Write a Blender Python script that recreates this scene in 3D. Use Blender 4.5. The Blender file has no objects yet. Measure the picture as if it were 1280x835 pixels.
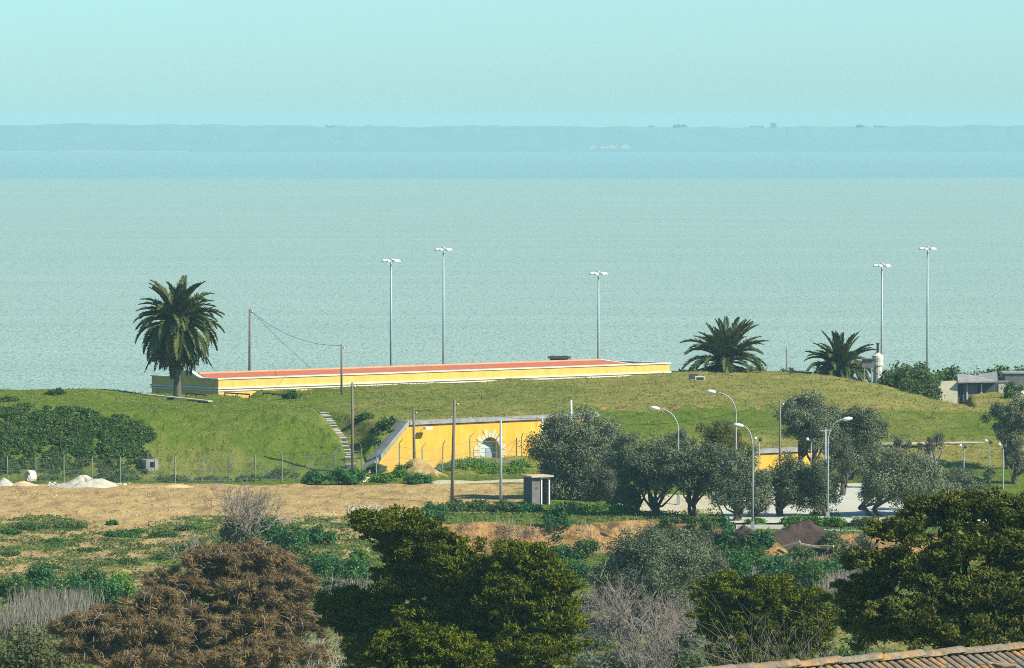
import bpy, bmesh, math
import numpy as np
from mathutils import Vector, Matrix

# ------------------------------------------------------------------ camera, sky, sun, exposure
SC = bpy.context.scene
COL = SC.collection
F = 7300.0                       # focal length in photograph pixels (long lens)
CAMZ = 40.0                      # eye height above the water
PITCH = math.atan((417.5 - 161.0) / F)
cam_d = bpy.data.cameras.new('camera'); cam = bpy.data.objects.new('camera', cam_d); COL.objects.link(cam)
cam.location = (0, 0, CAMZ); cam.rotation_euler = (math.pi / 2 - PITCH, 0, 0)
cam_d.sensor_width = 36.0; cam_d.lens = F / 1280.0 * 36.0
cam_d.clip_start = 1.0; cam_d.clip_end = 60000.0
SC.camera = cam

SUN_AZ, SUN_EL = math.radians(113.0), math.radians(38.0)
S = Vector((math.sin(SUN_AZ) * math.cos(SUN_EL), math.cos(SUN_AZ) * math.cos(SUN_EL), math.sin(SUN_EL)))
W = bpy.data.worlds.new('World'); SC.world = W; W.use_nodes = True
wn = W.node_tree.nodes; wl = W.node_tree.links
bg = wn['Background']
sky = wn.new('ShaderNodeTexSky'); sky.sky_type = 'NISHITA'; sky.sun_disc = False
sky.sun_elevation = SUN_EL; sky.sun_rotation = SUN_AZ
sky.air_density = 1.0; sky.dust_density = 0.4; sky.ozone_density = 5.0
tint = wn.new('ShaderNodeMix'); tint.data_type = 'RGBA'; tint.blend_type = 'MULTIPLY'
tint.inputs[0].default_value = 1.0; tint.inputs[7].default_value = (0.63, 1.0, 1.15, 1)
wl.new(sky.outputs[0], tint.inputs[6]); wl.new(tint.outputs[2], bg.inputs[0])
bg.inputs[1].default_value = 0.096
sun_d = bpy.data.lights.new('sun', 'SUN'); sun = bpy.data.objects.new('sun', sun_d); COL.objects.link(sun)
sun_d.energy = 5.0; sun_d.angle = math.radians(0.53); sun_d.color = (1.0, 0.93, 0.76)
sun.rotation_euler = S.to_track_quat('Z', 'Y').to_euler(); sun.location = (200, -60, 160)
SC.view_settings.view_transform = 'Standard'; SC.view_settings.look = 'None'
SC.view_settings.gamma = 1.0; SC.view_settings.exposure = 0.75
SC.view_settings.use_curve_mapping = False
SC.cycles.max_bounces = 5; SC.cycles.diffuse_bounces = 2; SC.cycles.glossy_bounces = 2
SC.cycles.transmission_bounces = 2; SC.cycles.transparent_max_bounces = 6; SC.cycles.volume_bounces = 0
SC.cycles.use_denoising = False; SC.cycles.filter_width = 1.0
RNG = np.random.default_rng(7)

# ------------------------------------------------------------------ helpers: layout
def ray(px, py):
    dx, dy = (px - 640.0) / F, -(py - 417.5) / F
    f = np.array([0, math.cos(PITCH), -math.sin(PITCH)]); u = np.array([0, math.sin(PITCH), math.cos(PITCH)])
    return f + dx * np.array([1.0, 0, 0]) + dy * u
def at(px, py, Y):
    r = ray(px, py); t = Y / r[1]
    return np.array([0, 0, CAMZ]) + r * t
def sm(x, a=0.0, b=1.0):
    t = np.clip((x - a) / (b - a), 0, 1); return t * t * (3 - 2 * t)
def _hash(i, j, s):
    v = np.sin(i * 127.1 + j * 311.7 + s * 74.7) * 43758.5453
    return v - np.floor(v)
def vn(x, y, s=0):
    x = np.asarray(x, float); y = np.asarray(y, float)
    i, j = np.floor(x), np.floor(y); a, b = x - i, y - j
    a = a * a * (3 - 2 * a); b = b * b * (3 - 2 * b)
    return ((_hash(i, j, s) * (1 - a) + _hash(i + 1, j, s) * a) * (1 - b) + (_hash(i, j + 1, s) * (1 - a) + _hash(i + 1, j + 1, s) * a) * b) * 2 - 1
def fbm(x, y, s=0, o=3):
    r = 0; a = 1.0
    for k in range(o):
        r = r + a * vn(x * 2 ** k, y * 2 ** k, s + k * 13); a *= 0.5
    return r
# the fort lies turned about 40 degrees from the line of sight
U = np.array([0.766, 0.643]); NF = np.array([0.643, -0.766])   # along its fronts, outward from its fronts
FAC = np.array([-9.1, 510.0])                                   # top left corner of the magazine front
FAC2 = np.array([21.0, 505.5])
def height(X, Y):
    X = np.asarray(X, float); Y = np.asarray(Y, float)
    z = np.interp(Y, [-120, 0, 40, 70, 100, 160, 220, 300, 360, 400, 449, 520, 600, 640, 720, 800, 850, 900, 1000],
                  [39, 37.3, 33, 28, 24.3, 14.5, 8.6, 5.6, 6.4, 7.9, 9.9, 9.9, 10.8, 10.8, 6.5, 2.2, 0.3, -4, -5.5])
    # the cut bank at the front of the yard
    ys = 447.5 + 1.6 * vn(X / 5.0, 0 * X, 3) + 0.8 * vn(X / 1.7, 0 * X, 5) - 10.5 * sm(X, 11, 20)
    low = np.where(Y < ys, np.minimum(z, 7.5 + (Y - 400) * 0.006), z)
    cut = sm(ys - Y, 0.0, 2.2)
    wgt = sm(X, -8.5, -4.0)
    z = z + (np.minimum(low, z) - z) * cut * wgt
    # left rampart with a level top
    XA = np.interp(Y, [500, 512, 545, 556, 566, 575], [-17, -17, -21.5, -27.5, -37, -42])
    rf = np.clip((Y - 501.5 - 0.5 * vn(X / 9, Y / 9, 2)) / 11.0, 0, 1)
    rr = np.clip((XA + 4.2 - X) / 4.2, 0, 1)
    rb = np.clip((582 - 14 * sm(-X, 36, 44) - Y) / 18.0, 0, 1)
    ra = np.minimum(np.minimum(rf, rr), rb)
    ra = np.where(ra < 1, ra * 0.55 + 0.45 * sm(ra), 1)
    zA = 15.2 - 0.75 * sm(Y, 512, 566) + 1.05 * sm(-X, 30, 40) * np.exp(-((Y - 540) / 15.0) ** 2) + 0.16 * fbm(X / 7, Y / 7, 4)
    z = z + (np.maximum(zA, z) - z) * ra
    # right rampart
    XB = np.interp(Y, [500, 507, 532, 546, 556, 600], [-9.7, -9.7, -16.7, -21.5, -24.5, -24.5])
    rl = np.clip((X - (XB - 4.6)) / 4.6, 0, 1); rl = rl * 0.55 + 0.45 * sm(rl)
    d = -((X - FAC[0]) * NF[0] + (Y - FAC[1]) * NF[1])
    up = 14.05 + np.interp(Y, [505, 540, 600], [0, 0.45, 0.85]) + 0.14 * fbm(X / 8, Y / 8, 6)
    front = np.clip((d - 0.75) / 0.35, 0, 1)
    lawn = np.interp(Y, [498, 508, 520, 537.3, 538.1, 600], [9.9, 10.6, 12.3, 14.05, 14.45, 14.9]) + 0.10 * fbm(X / 6, Y / 6, 8)
    lawn = lawn - 1.7 * sm(X, 29, 46) * sm(Y, 537.8, 541)
    lawn = lawn - 1.0 * sm(X, 44.5, 46.5) * sm(Y, 536, 538) * (1 - sm(Y, 538, 600) * 0.5)
    lw = sm(Y, 490, 499); lawn = z * (1 - lw) + lawn * lw
    wl_ = sm(X, 3.5, 8.5)
    zB = np.where(front >= 0, z + (up - z) * front, z)
    bank = 10.9 * np.ones_like(z)
    zfront = z + (bank - z) * sm(d, -6.5, -0.5) * sm(X, -8.5, -4.0)
    zB = np.where(front > 0, zfront + (up - zfront) * front, zfront)
    d2 = -((X - FAC2[0]) * NF[0] + (Y - FAC2[1]) * NF[1])
    s2 = sm(X, 18, 20) * (1 - sm(X, 27, 30))
    lawn = np.where((d2 < 0.6), lawn + (np.minimum(lawn, 9.95) - lawn) * s2, lawn + (np.maximum(lawn, 11.9) - lawn) * s2 * (1 - sm(d2, 2, 9)))
    zB = zB * (1 - wl_) + lawn * wl_
    Yc = np.interp(X, [-60, 16, 30, 38, 45, 47, 60], [606, 606, 602, 591, 566, 600, 615])
    back = np.clip((Yc + 9 - Y) / 9.0, 0, 1)
    zB = z + (zB - z) * back
    z = np.where(zB > z, z + (zB - z) * rl, zB * rl + z * (1 - rl))
    # mounds of dumped earth in front of the magazine
    z = z + 1.75 * np.exp(-(((X + 8.2) / 1.7) ** 2 + ((Y - 502.6) / 2.0) ** 2)) + 0.5 * np.exp(-(((X + 12.5) / 2.0) ** 2 + ((Y - 503.0) / 2.5) ** 2))
    near = sm(Y, 300, 380) * (1 - sm(Y, 620, 660))
    z = z + 0.13 * fbm(X / 1.8, Y / 3.5, 71) * sm(Y, 447, 452) * (1 - sm(Y, 466, 480)) * (1 - sm(X, -4, 0))
    z = z + near * (0.10 * fbm(X / 3.1, Y / 3.1, 21) + 0.05 * vn(X / 0.9, Y / 0.9, 31))
    z = z + 0.5 * fbm(X / 17, Y / 17, 41) * (1 - sm(Y, 360, 420)) * sm(Y, 120, 250)
    return z
def G(x, y): return float(height(np.array([x]), np.array([y]))[0])
_T = np.concatenate([np.arange(60, 330, 3.0), np.arange(330, 640, 0.25)])
def ground(px, py):
    r = ray(px, py) / ray(px, py)[1]
    pts = np.array([0, 0, CAMZ]) + _T[:, None] * r
    h = height(pts[:, 0], pts[:, 1]); k = np.nonzero(pts[:, 2] <= h)[0]
    k = k[0] if len(k) else len(_T) - 1
    return np.array([pts[k, 0], pts[k, 1], h[k]])
def foot(px, Y):
    x = (px - 640.0) / F * Y * 1.0012
    return np.array([x, Y, G(x, Y)])
def topz(py, Y): return at(640, py, Y)[2]

# ------------------------------------------------------------------ helpers: meshes
def npmesh(name, V, Fc, smooth=False):
    V = np.asarray(V, np.float32); Fc = np.asarray(Fc, np.int32); k = Fc.shape[1]
    m = bpy.data.meshes.new(name)
    m.vertices.add(len(V)); m.vertices.foreach_set('co', V.ravel())
    m.loops.add(Fc.size); m.loops.foreach_set('vertex_index', Fc.ravel())
    m.polygons.add(len(Fc)); m.polygons.foreach_set('loop_start', np.arange(0, Fc.size, k, dtype=np.int32))
    m.polygons.foreach_set('loop_total', np.full(len(Fc), k, np.int32))
    if smooth: m.polygons.foreach_set('use_smooth', np.ones(len(Fc), bool))
    m.update(calc_edges=True); m.validate()
    return m
def link(name, mesh, mt=None, parent=None, loc=None, **props):
    o = bpy.data.objects.new(name, mesh); COL.objects.link(o)
    if mt is not None and mesh is not None and not mesh.materials: mesh.materials.append(mt)
    if parent is not None: o.parent = parent
    if loc is not None: o.location = loc
    for k, v in props.items():
        if v is not None: o[k] = v
    return o
def thing(name, loc, label, category, group=None, rz=0.0):
    o = link(name, None, None, None, loc, label=label, category=category, group=group)
    o.rotation_euler = (0, 0, rz); o.empty_display_size = 0.3
    return o
class MB:
    def __init__(s): s.v = []; s.f = []
    def add(s, v, f):
        n = len(s.v); s.v += [tuple(p) for p in v]; s.f += [tuple(i + n for i in q) for q in f]; return s
    def box(s, c, size, rz=0.0, ax=None):
        hx, hy, hz = [a / 2 for a in size]
        P = np.array([(x, y, z) for z in (-hz, hz) for x, y in ((-hx, -hy), (hx, -hy), (hx, hy), (-hx, hy))])
        if ax is not None: P = P @ np.array(ax)
        elif rz:
            a, b = math.cos(rz), math.sin(rz); P = P @ np.array([[a, b, 0], [-b, a, 0], [0, 0, 1]])
        return s.add(P + np.array(c), [(3, 2, 1, 0), (4, 5, 6, 7), (0, 1, 5, 4), (1, 2, 6, 5), (2, 3, 7, 6), (3, 0, 4, 7)])
    def tube(s, pts, rad, n=6, cap=True):
        pts = [np.array(p, float) for p in pts]; rad = np.broadcast_to(np.array(rad, float), (len(pts),))
        V = []; Fc = []; ref = np.array([0.31, 0.17, 0.93])
        for i, p in enumerate(pts):
            t = pts[min(i + 1, len(pts) - 1)] - pts[max(i - 1, 0)]; t = t / (np.linalg.norm(t) + 1e-9)
            rr = ref if abs(t @ ref) < 0.95 else np.array([1.0, 0, 0])
            a = np.cross(t, rr); a /= np.linalg.norm(a); b = np.cross(t, a)
            for k in range(n):
                w = 2 * math.pi * k / n; V.append(p + rad[i] * (a * math.cos(w) + b * math.sin(w)))
        for i in range(len(pts) - 1):
            for k in range(n):
                k2 = (k + 1) % n; Fc.append((i * n + k, i * n + k2, (i + 1) * n + k2, (i + 1) * n + k))
        if cap:
            Fc.append(tuple(range(n - 1, -1, -1))); Fc.append(tuple((len(pts) - 1) * n + k for k in range(n)))
        return s.add(V, Fc)
    def lathe(s, prof, n=14, c=(0, 0, 0)):
        V = [(c[0] + r * math.cos(2 * math.pi * k / n), c[1] + r * math.sin(2 * math.pi * k / n), c[2] + z) for r, z in prof for k in range(n)]
        Fc = [(i * n + k, i * n + (k + 1) % n, (i + 1) * n + (k + 1) % n, (i + 1) * n + k) for i in range(len(prof) - 1) for k in range(n)]
        Fc.append(tuple(range(n - 1, -1, -1))); Fc.append(tuple((len(prof) - 1) * n + k for k in range(n)))
        return s.add(V, Fc)
    def prism(s, poly, org, ua, va, na, t):
        """outline in (u, v), pushed back by t against the normal na"""
        org, ua, va, na = [np.array(q, float) for q in (org, ua, va, na)]
        n = len(poly); fr = [org + ua * p[0] + va * p[1] for p in poly]; bk = [p - na * t for p in fr]
        return s.add(fr + bk, [tuple(range(n)), tuple(range(2 * n - 1, n - 1, -1))] + [(i, i + n, (i + 1) % n + n, (i + 1) % n) for i in range(n)])
    def mesh(s, name, smooth=False, bevel=0.0):
        m = bpy.data.meshes.new(name); m.from_pydata(s.v, [], s.f); m.update()
        bm = bmesh.new(); bm.from_mesh(m)
        big = [f for f in bm.faces if len(f.verts) > 4]
        if big: bmesh.ops.triangulate(bm, faces=big, ngon_method='EAR_CLIP')
        bmesh.ops.recalc_face_normals(bm, faces=bm.faces)
        if bevel > 0:
            bmesh.ops.bevel(bm, geom=[e for e in bm.edges if e.calc_face_angle(0) > 0.6], offset=bevel, segments=1, affect='EDGES')
        bm.to_mesh(m); bm.free()
        if smooth: m.polygons.foreach_set('use_smooth', np.ones(len(m.polygons), bool))
        return m
    def build(s, name, mt, parent=None, loc=None, smooth=False, bevel=0.0, **props):
        return link(name, s.mesh(name, smooth, bevel), mt, parent, loc, **props)
def leaves(P, T, N, L, Wd):
    T = T / np.linalg.norm(T, axis=1, keepdims=True); B = np.cross(N, T); B /= np.linalg.norm(B, axis=1, keepdims=True) + 1e-9
    L = np.asarray(L)[:, None] / 2; Wd = np.asarray(Wd)[:, None] / 2
    V = np.stack([P - T * L, P + B * Wd - T * L * 0.1, P + T * L, P - B * Wd + T * L * 0.1], 1).reshape(-1, 3)
    return V, np.arange(len(V)).reshape(-1, 4)
def unit(v): return v / (np.linalg.norm(v, axis=-1, keepdims=True) + 1e-9)
def clumps(rng, C, R, per, L, Wd, flat=0.75, rnd=0.7, up=0.4, along=None, along_w=0.0):
    """leaf quads spread through clumps; C centres, R radii"""
    n = len(C) * per; idx = np.repeat(np.arange(len(C)), per)
    dirs = unit(rng.normal(size=(n, 3))); rad = rng.random(n) ** 0.45
    rad *= 0.82 + 0.36 * rng.random(n)
    off = dirs * (rad * R[idx])[:, None]; off[:, 2] *= flat
    P = C[idx] + off
    N = unit(dirs + up * np.array([0, 0, 1.0]) + rnd * rng.normal(size=(n, 3)))
    T = np.cross(N, unit(rng.normal(size=(n, 3))))
    if along is not None:
        T = unit(T) * (1 - along_w) + unit(along[idx] + 0.45 * rng.normal(size=(n, 3))) * along_w
        N = unit(np.cross(np.cross(T, N), T))
    s = 0.6 + 0.8 * rng.random(n)
    return leaves(P, T, N, L * s, Wd * s)

# ------------------------------------------------------------------ materials
def new_mat(name):
    m = bpy.data.materials.new(name); m.use_nodes = True; nt = m.node_tree
    for n in list(nt.nodes): nt.nodes.remove(n)
    out = nt.nodes.new('ShaderNodeOutputMaterial')
    return m, nt, out
def rgb(c): return (c[0], c[1], c[2], 1.0)
def noise(nt, scale, detail=3.0, rough=0.55, vec=None, stretch=None):
    g = nt.nodes.new('ShaderNodeNewGeometry'); src = g.outputs['Position'] if vec is None else vec
    if stretch is not None:
        mp = nt.nodes.new('ShaderNodeMapping'); mp.inputs['Scale'].default_value = stretch; nt.links.new(src, mp.inputs['Vector']); src = mp.outputs[0]
    n = nt.nodes.new('ShaderNodeTexNoise'); n.inputs['Scale'].default_value = scale; n.inputs['Detail'].default_value = detail
    n.inputs['Roughness'].default_value = rough; nt.links.new(src, n.inputs['Vector'])
    return n.outputs['Fac']
def ramp(nt, fac, a, b, ca=0.0, cb=1.0):
    r = nt.nodes.new('ShaderNodeMapRange'); r.inputs[1].default_value = a; r.inputs[2].default_value = b
    r.inputs[3].default_value = ca; r.inputs[4].default_value = cb; r.clamp = True; nt.links.new(fac, r.inputs[0]); return r.outputs[0]
def mix(nt, fac, a, b, mode='MIX'):
    n = nt.nodes.new('ShaderNodeMix'); n.data_type = 'RGBA'; n.blend_type = mode
    if isinstance(fac, (int, float)): n.inputs[0].default_value = fac
    else: nt.links.new(fac, n.inputs[0])
    for i, c in ((6, a), (7, b)):
        if isinstance(c, (tuple, list)): n.inputs[i].default_value = rgb(c)
        else: nt.links.new(c, n.inputs[i])
    return n.outputs[2]
def math_n(nt, op, a, b=None):
    n = nt.nodes.new('ShaderNodeMath'); n.operation = op
    for i, c in ((0, a), (1, b)):
        if c is None: continue
        if isinstance(c, (int, float)): n.inputs[i].default_value = c
        else: nt.links.new(c, n.inputs[i])
    return n.outputs[0]
def principled(nt, out, col, rough=0.8, metal=0.0, bump=None, bstr=0.3, bdist=0.05, spec=0.3):
    p = nt.nodes.new('ShaderNodeBsdfPrincipled'); p.inputs['Roughness'].default_value = rough; p.inputs['Metallic'].default_value = metal
    p.inputs['Specular IOR Level'].default_value = spec
    if isinstance(col, (tuple, list)): p.inputs['Base Color'].default_value = rgb(col)
    else: nt.links.new(col, p.inputs['Base Color'])
    if bump is not None:
        b = nt.nodes.new('ShaderNodeBump'); b.inputs['Strength'].default_value = bstr; b.inputs['Distance'].default_value = bdist
        nt.links.new(bump, b.inputs['Height']); nt.links.new(b.outputs[0], p.inputs['Normal'])
    nt.links.new(p.outputs[0], out.inputs[0]); return p
def surf(name, a, b, scale=2.0, rough=0.85, metal=0.0, bstr=0.3, bdist=0.03, stretch=None, third=None, t_scale=6.0, t_at=0.58, fine=12.0):
    m, nt, out = new_mat(name)
    n1 = noise(nt, scale, 4, 0.6, stretch=stretch)
    c = mix(nt, ramp(nt, n1, 0.35, 0.65), a, b)
    if third is not None:
        n2 = noise(nt, t_scale, 5, 0.65, stretch=stretch); c = mix(nt, ramp(nt, n2, t_at, t_at + 0.1), c, third)
    principled(nt, out, c, rough, metal, noise(nt, fine, 4, 0.6), bstr, bdist); return m
def foliage(name, a, b, transl=0.25, big=0.35, third=None, tfrac=0.9):
    m, nt, out = new_mat(name)
    g = nt.nodes.new('ShaderNodeNewGeometry'); r = g.outputs['Random Per Island']
    n = noise(nt, big, 2, 0.5)
    f = math_n(nt, 'ADD', math_n(nt, 'MULTIPLY', r, 0.55), math_n(nt, 'MULTIPLY', ramp(nt, n, 0.3, 0.7), 0.45))
    c = mix(nt, f, a, b)
    if third is not None: c = mix(nt, ramp(nt, r, tfrac, tfrac + 0.01), c, third)
    d = nt.nodes.new('ShaderNodeBsdfDiffuse'); t = nt.nodes.new('ShaderNodeBsdfTranslucent'); s = nt.nodes.new('ShaderNodeMixShader')
    nt.links.new(c, d.inputs[0]); nt.links.new(c, t.inputs[0]); s.inputs[0].default_value = transl
    nt.links.new(d.outputs[0], s.inputs[1]); nt.links.new(t.outputs[0], s.inputs[2]); nt.links.new(s.outputs[0], out.inputs[0])
    return m
M = {}
M['yellow'] = surf('yellow_plaster', (0.54, 0.345, 0.075), (0.59, 0.40, 0.105), 0.8, 0.9, bstr=0.2, third=(0.46, 0.24, 0.03), t_scale=1.3, t_at=0.62, stretch=(1.6, 1.6, 0.5))
M['white'] = surf('white_plaster', (0.60, 0.57, 0.48), (0.48, 0.45, 0.38), 1.6, 0.9, third=(0.36, 0.35, 0.3), t_at=0.66)
M['ochre'] = surf('ochre_plaster', (0.57, 0.31, 0.03), (0.62, 0.375, 0.055), 0.8, 0.9, bstr=0.2, third=(0.50, 0.22, 0.025), t_scale=1.1, t_at=0.60, stretch=(1.6, 1.6, 0.5))
M['stone'] = surf('pale_stone', (0.50, 0.46, 0.30), (0.44, 0.39, 0.24), 2.5, 0.9)
M['concrete'] = surf('weathered_concrete', (0.30, 0.29, 0.26), (0.21, 0.21, 0.19), 1.5, 0.95, third=(0.13, 0.13, 0.12), t_scale=3.0)
M['pale_conc'] = surf('pale_concrete', (0.46, 0.45, 0.35), (0.40, 0.385, 0.30), 0.4, 0.95, bstr=0.15)
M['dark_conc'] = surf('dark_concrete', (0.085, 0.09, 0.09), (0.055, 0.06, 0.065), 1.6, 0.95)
M['grey_conc'] = surf('grey_render', (0.17, 0.165, 0.15), (0.12, 0.12, 0.115), 1.8, 0.95)
M['wood'] = surf('weathered_wood', (0.20, 0.165, 0.125), (0.13, 0.11, 0.088), 3, 0.95, stretch=(4, 4, 0.4))
M['pale_wood'] = surf('pale_wood', (0.52, 0.43, 0.27), (0.40, 0.33, 0.2), 2, 0.9)
M['galv'] = surf('galvanised_steel', (0.34, 0.38, 0.39), (0.28, 0.32, 0.33), 3, 0.55, metal=0.2, bstr=0.05)
M['lampglass'] = surf('white_lamp_casing', (0.82, 0.82, 0.80), (0.76, 0.76, 0.74), 3, 0.4, bstr=0.02)
M['darksteel'] = surf('dark_steel', (0.07, 0.065, 0.06), (0.045, 0.042, 0.04), 3, 0.6, metal=0.2)
M['rust'] = surf('rusty_steel', (0.14, 0.045, 0.03), (0.08, 0.035, 0.028), 4, 0.9)
M['door'] = surf('pale_blue_grey_paint', (0.46, 0.52, 0.48), (0.36, 0.42, 0.40), 1.6, 0.7)
M['bark'] = surf('grey_bark', (0.10, 0.085, 0.065), (0.06, 0.05, 0.04), 5, 0.95, bstr=0.6, bdist=0.05)
M['palebark'] = surf('pale_bark', (0.26, 0.235, 0.20), (0.17, 0.155, 0.13), 5, 0.95, bstr=0.6, bdist=0.05)
M['twig'] = surf('grey_twigs', (0.25, 0.21, 0.17), (0.16, 0.13, 0.11), 3, 0.95)
M['paletwig'] = surf('bleached_twigs', (0.34, 0.29, 0.235), (0.24, 0.2, 0.165), 3, 0.95)
M['soil'] = surf('dark_brown_soil', (0.075, 0.045, 0.037), (0.045, 0.03, 0.027), 2, 1.0, bstr=0.8, bdist=0.1)
M['gravel'] = surf('white_gravel', (0.46, 0.42, 0.33), (0.36, 0.33, 0.26), 3, 1.0, bstr=0.6, bdist=0.06)
M['sand'] = surf('orange_sand', (0.55, 0.39, 0.19), (0.48, 0.35, 0.19), 2, 1.0, bstr=0.6, bdist=0.06)
M['olive'] = foliage('olive_leaves', (0.075, 0.092, 0.046), (0.225, 0.255, 0.145), 0.15, 0.5, (0.24, 0.25, 0.175), 0.88)
M['olive_d'] = foliage('dark_olive_leaves', (0.058, 0.074, 0.036), (0.175, 0.205, 0.11), 0.15, 0.5, (0.19, 0.205, 0.14), 0.9)
M['greygreen'] = foliage('grey_green_leaves', (0.075, 0.088, 0.052), (0.155, 0.165, 0.105), 0.2, 0.6)
M['cypress'] = foliage('cypress_sprays', (0.024, 0.032, 0.005), (0.165, 0.185, 0.018), 0.12, 0.9)
M['cypress_r'] = foliage('grey_olive_cypress_sprays', (0.028, 0.036, 0.008), (0.165, 0.178, 0.036), 0.12, 0.9)
M['brown'] = foliage('withered_brown_sprays', (0.11, 0.078, 0.036), (0.29, 0.205, 0.095), 0.15, 0.8, (0.28, 0.2, 0.12), 0.93)
M['scrub'] = foliage('dark_green_scrub', (0.028, 0.066, 0.022), (0.105, 0.175, 0.042), 0.25, 0.9, (0.19, 0.26, 0.07), 0.92)
M['ivy'] = foliage('glossy_green_leaves', (0.026, 0.082, 0.030), (0.075, 0.19, 0.055), 0.25, 0.45, (0.16, 0.26, 0.08), 0.93)
M['lime'] = foliage('fresh_green_leaves', (0.06, 0.14, 0.02), (0.16, 0.28, 0.045), 0.3, 0.5)
M['hedge'] = foliage('hedge_leaves', (0.045, 0.085, 0.028), (0.125, 0.17, 0.05), 0.25, 0.3)
M['yellowgreen'] = foliage('yellowish_leaves', (0.075, 0.085, 0.02), (0.17, 0.17, 0.05), 0.25, 0.5)
M['reed'] = foliage('dry_reeds', (0.17, 0.155, 0.115), (0.31, 0.28, 0.215), 0.2, 0.5)
M['palm'] = foliage('palm_leaflets', (0.045, 0.062, 0.02), (0.125, 0.145, 0.045), 0.15, 0.5)
M['palm_old'] = foliage('old_palm_leaflets', (0.045, 0.042, 0.018), (0.10, 0.082, 0.03), 0.12, 0.5)
M['grass'] = foliage('grass_blades', (0.12, 0.16, 0.035), (0.24, 0.25, 0.075), 0.4, 0.25, (0.32, 0.28, 0.13), 0.88)

def ground_mat():
    m, nt, out = new_mat('open_ground')
    at_ = nt.nodes.new('ShaderNodeAttribute'); at_.attribute_name = 'cover'
    n_s = noise(nt, 1.0, 4, 0.7, stretch=(1.5, .38, 1)); n_s2 = noise(nt, 1.0, 4, 0.7, stretch=(.5, .14, 1))
    sp = nt.nodes.new('ShaderNodeSeparateColor'); nt.links.new(at_.outputs['Color'], sp.inputs[0])
    n_big = noise(nt, 0.12, 4, 0.6); n_mid = noise(nt, 0.7, 5, 0.65); n_f = noise(nt, 3.2, 5, 0.7); n_ff = noise(nt, 9.0, 4, 0.7)
    green = mix(nt, ramp(nt, n_mid, 0.3, 0.7), (0.082, 0.132, 0.017), (0.135, 0.175, 0.026))
    green = mix(nt, ramp(nt, n_f, 0.52, 0.75), green, (0.066, 0.105, 0.018))
    green = mix(nt, ramp(nt, n_s, 0.52, 0.66), green, (0.06, 0.092, 0.016)); green = mix(nt, ramp(nt, n_s2, 0.55, 0.7, 0, .6), green, (0.175, 0.185, 0.04))
    dry = mix(nt, ramp(nt, n_mid, 0.35, 0.65), (0.21, 0.195, 0.045), (0.27, 0.23, 0.075))
    dry = mix(nt, ramp(nt, n_f, 0.55, 0.72), dry, (0.13, 0.145, 0.03))
    dry = mix(nt, ramp(nt, n_s, 0.52, 0.68), dry, (0.11, 0.115, 0.028))
    fdry = ramp(nt, math_n(nt, 'ADD', sp.outputs[2], math_n(nt, 'ADD', math_n(nt, 'MULTIPLY', n_mid, 0.7), math_n(nt, 'MULTIPLY', n_big, 0.5))), 0.75, 1.35)
    grass = mix(nt, fdry, green, dry)
    dirt = mix(nt, ramp(nt, n_big, 0.35, 0.65), (0.45, 0.315, 0.125), (0.37, 0.255, 0.105))
    dirt = mix(nt, ramp(nt, n_mid, 0.5, 0.7), dirt, (0.48, 0.355, 0.165))
    dirt = mix(nt, ramp(nt, n_f, 0.56, 0.7), dirt, (0.27, 0.18, 0.08))
    dirt = mix(nt, ramp(nt, n_ff, 0.66, 0.74), dirt, (0.57, 0.48, 0.31))
    dirt = mix(nt, ramp(nt, n_s, 0.54, 0.64), dirt, (0.24, 0.15, 0.075)); dirt = mix(nt, ramp(nt, n_s2, 0.50, 0.64, 0, .85), dirt, (0.27, 0.175, 0.085)); dirt = mix(nt, ramp(nt, n_s, 0.40, 0.30), dirt, (0.50, 0.385, 0.20))
    fd = ramp(nt, math_n(nt, 'ADD', sp.outputs[0], math_n(nt, 'MULTIPLY', math_n(nt, 'SUBTRACT', n_f, 0.5), 0.9)), 0.42, 0.58)
    col = mix(nt, fd, grass, dirt)
    pale = mix(nt, ramp(nt, n_mid, 0.3, 0.7), (0.46, 0.40, 0.26), (0.53, 0.47, 0.32))
    fp = ramp(nt, math_n(nt, 'ADD', sp.outputs[1], math_n(nt, 'MULTIPLY', math_n(nt, 'SUBTRACT', n_f, 0.5), 0.4)), 0.44, 0.56)
    col = mix(nt, fp, col, pale)
    cutc = mix(nt, ramp(nt, n_f, 0.4, 0.6), (0.42, 0.25, 0.095), (0.27, 0.155, 0.065)); cutc = mix(nt, ramp(nt, n_mid, 0.5, 0.62), cutc, (0.12, 0.072, 0.04))
    fc = ramp(nt, math_n(nt, 'ADD', at_.outputs['Alpha'], math_n(nt, 'MULTIPLY', math_n(nt, 'SUBTRACT', n_s, 0.5), 0.8)), 0.45, 0.55); col = mix(nt, fc, col, cutc)
    bm_ = math_n(nt, 'ADD', math_n(nt, 'MULTIPLY', n_f, 0.7), math_n(nt, 'MULTIPLY', n_ff, 0.3))
    principled(nt, out, col, 1.0, 0, bm_, 0.9, 0.28, 0.0)
    return m
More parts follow.
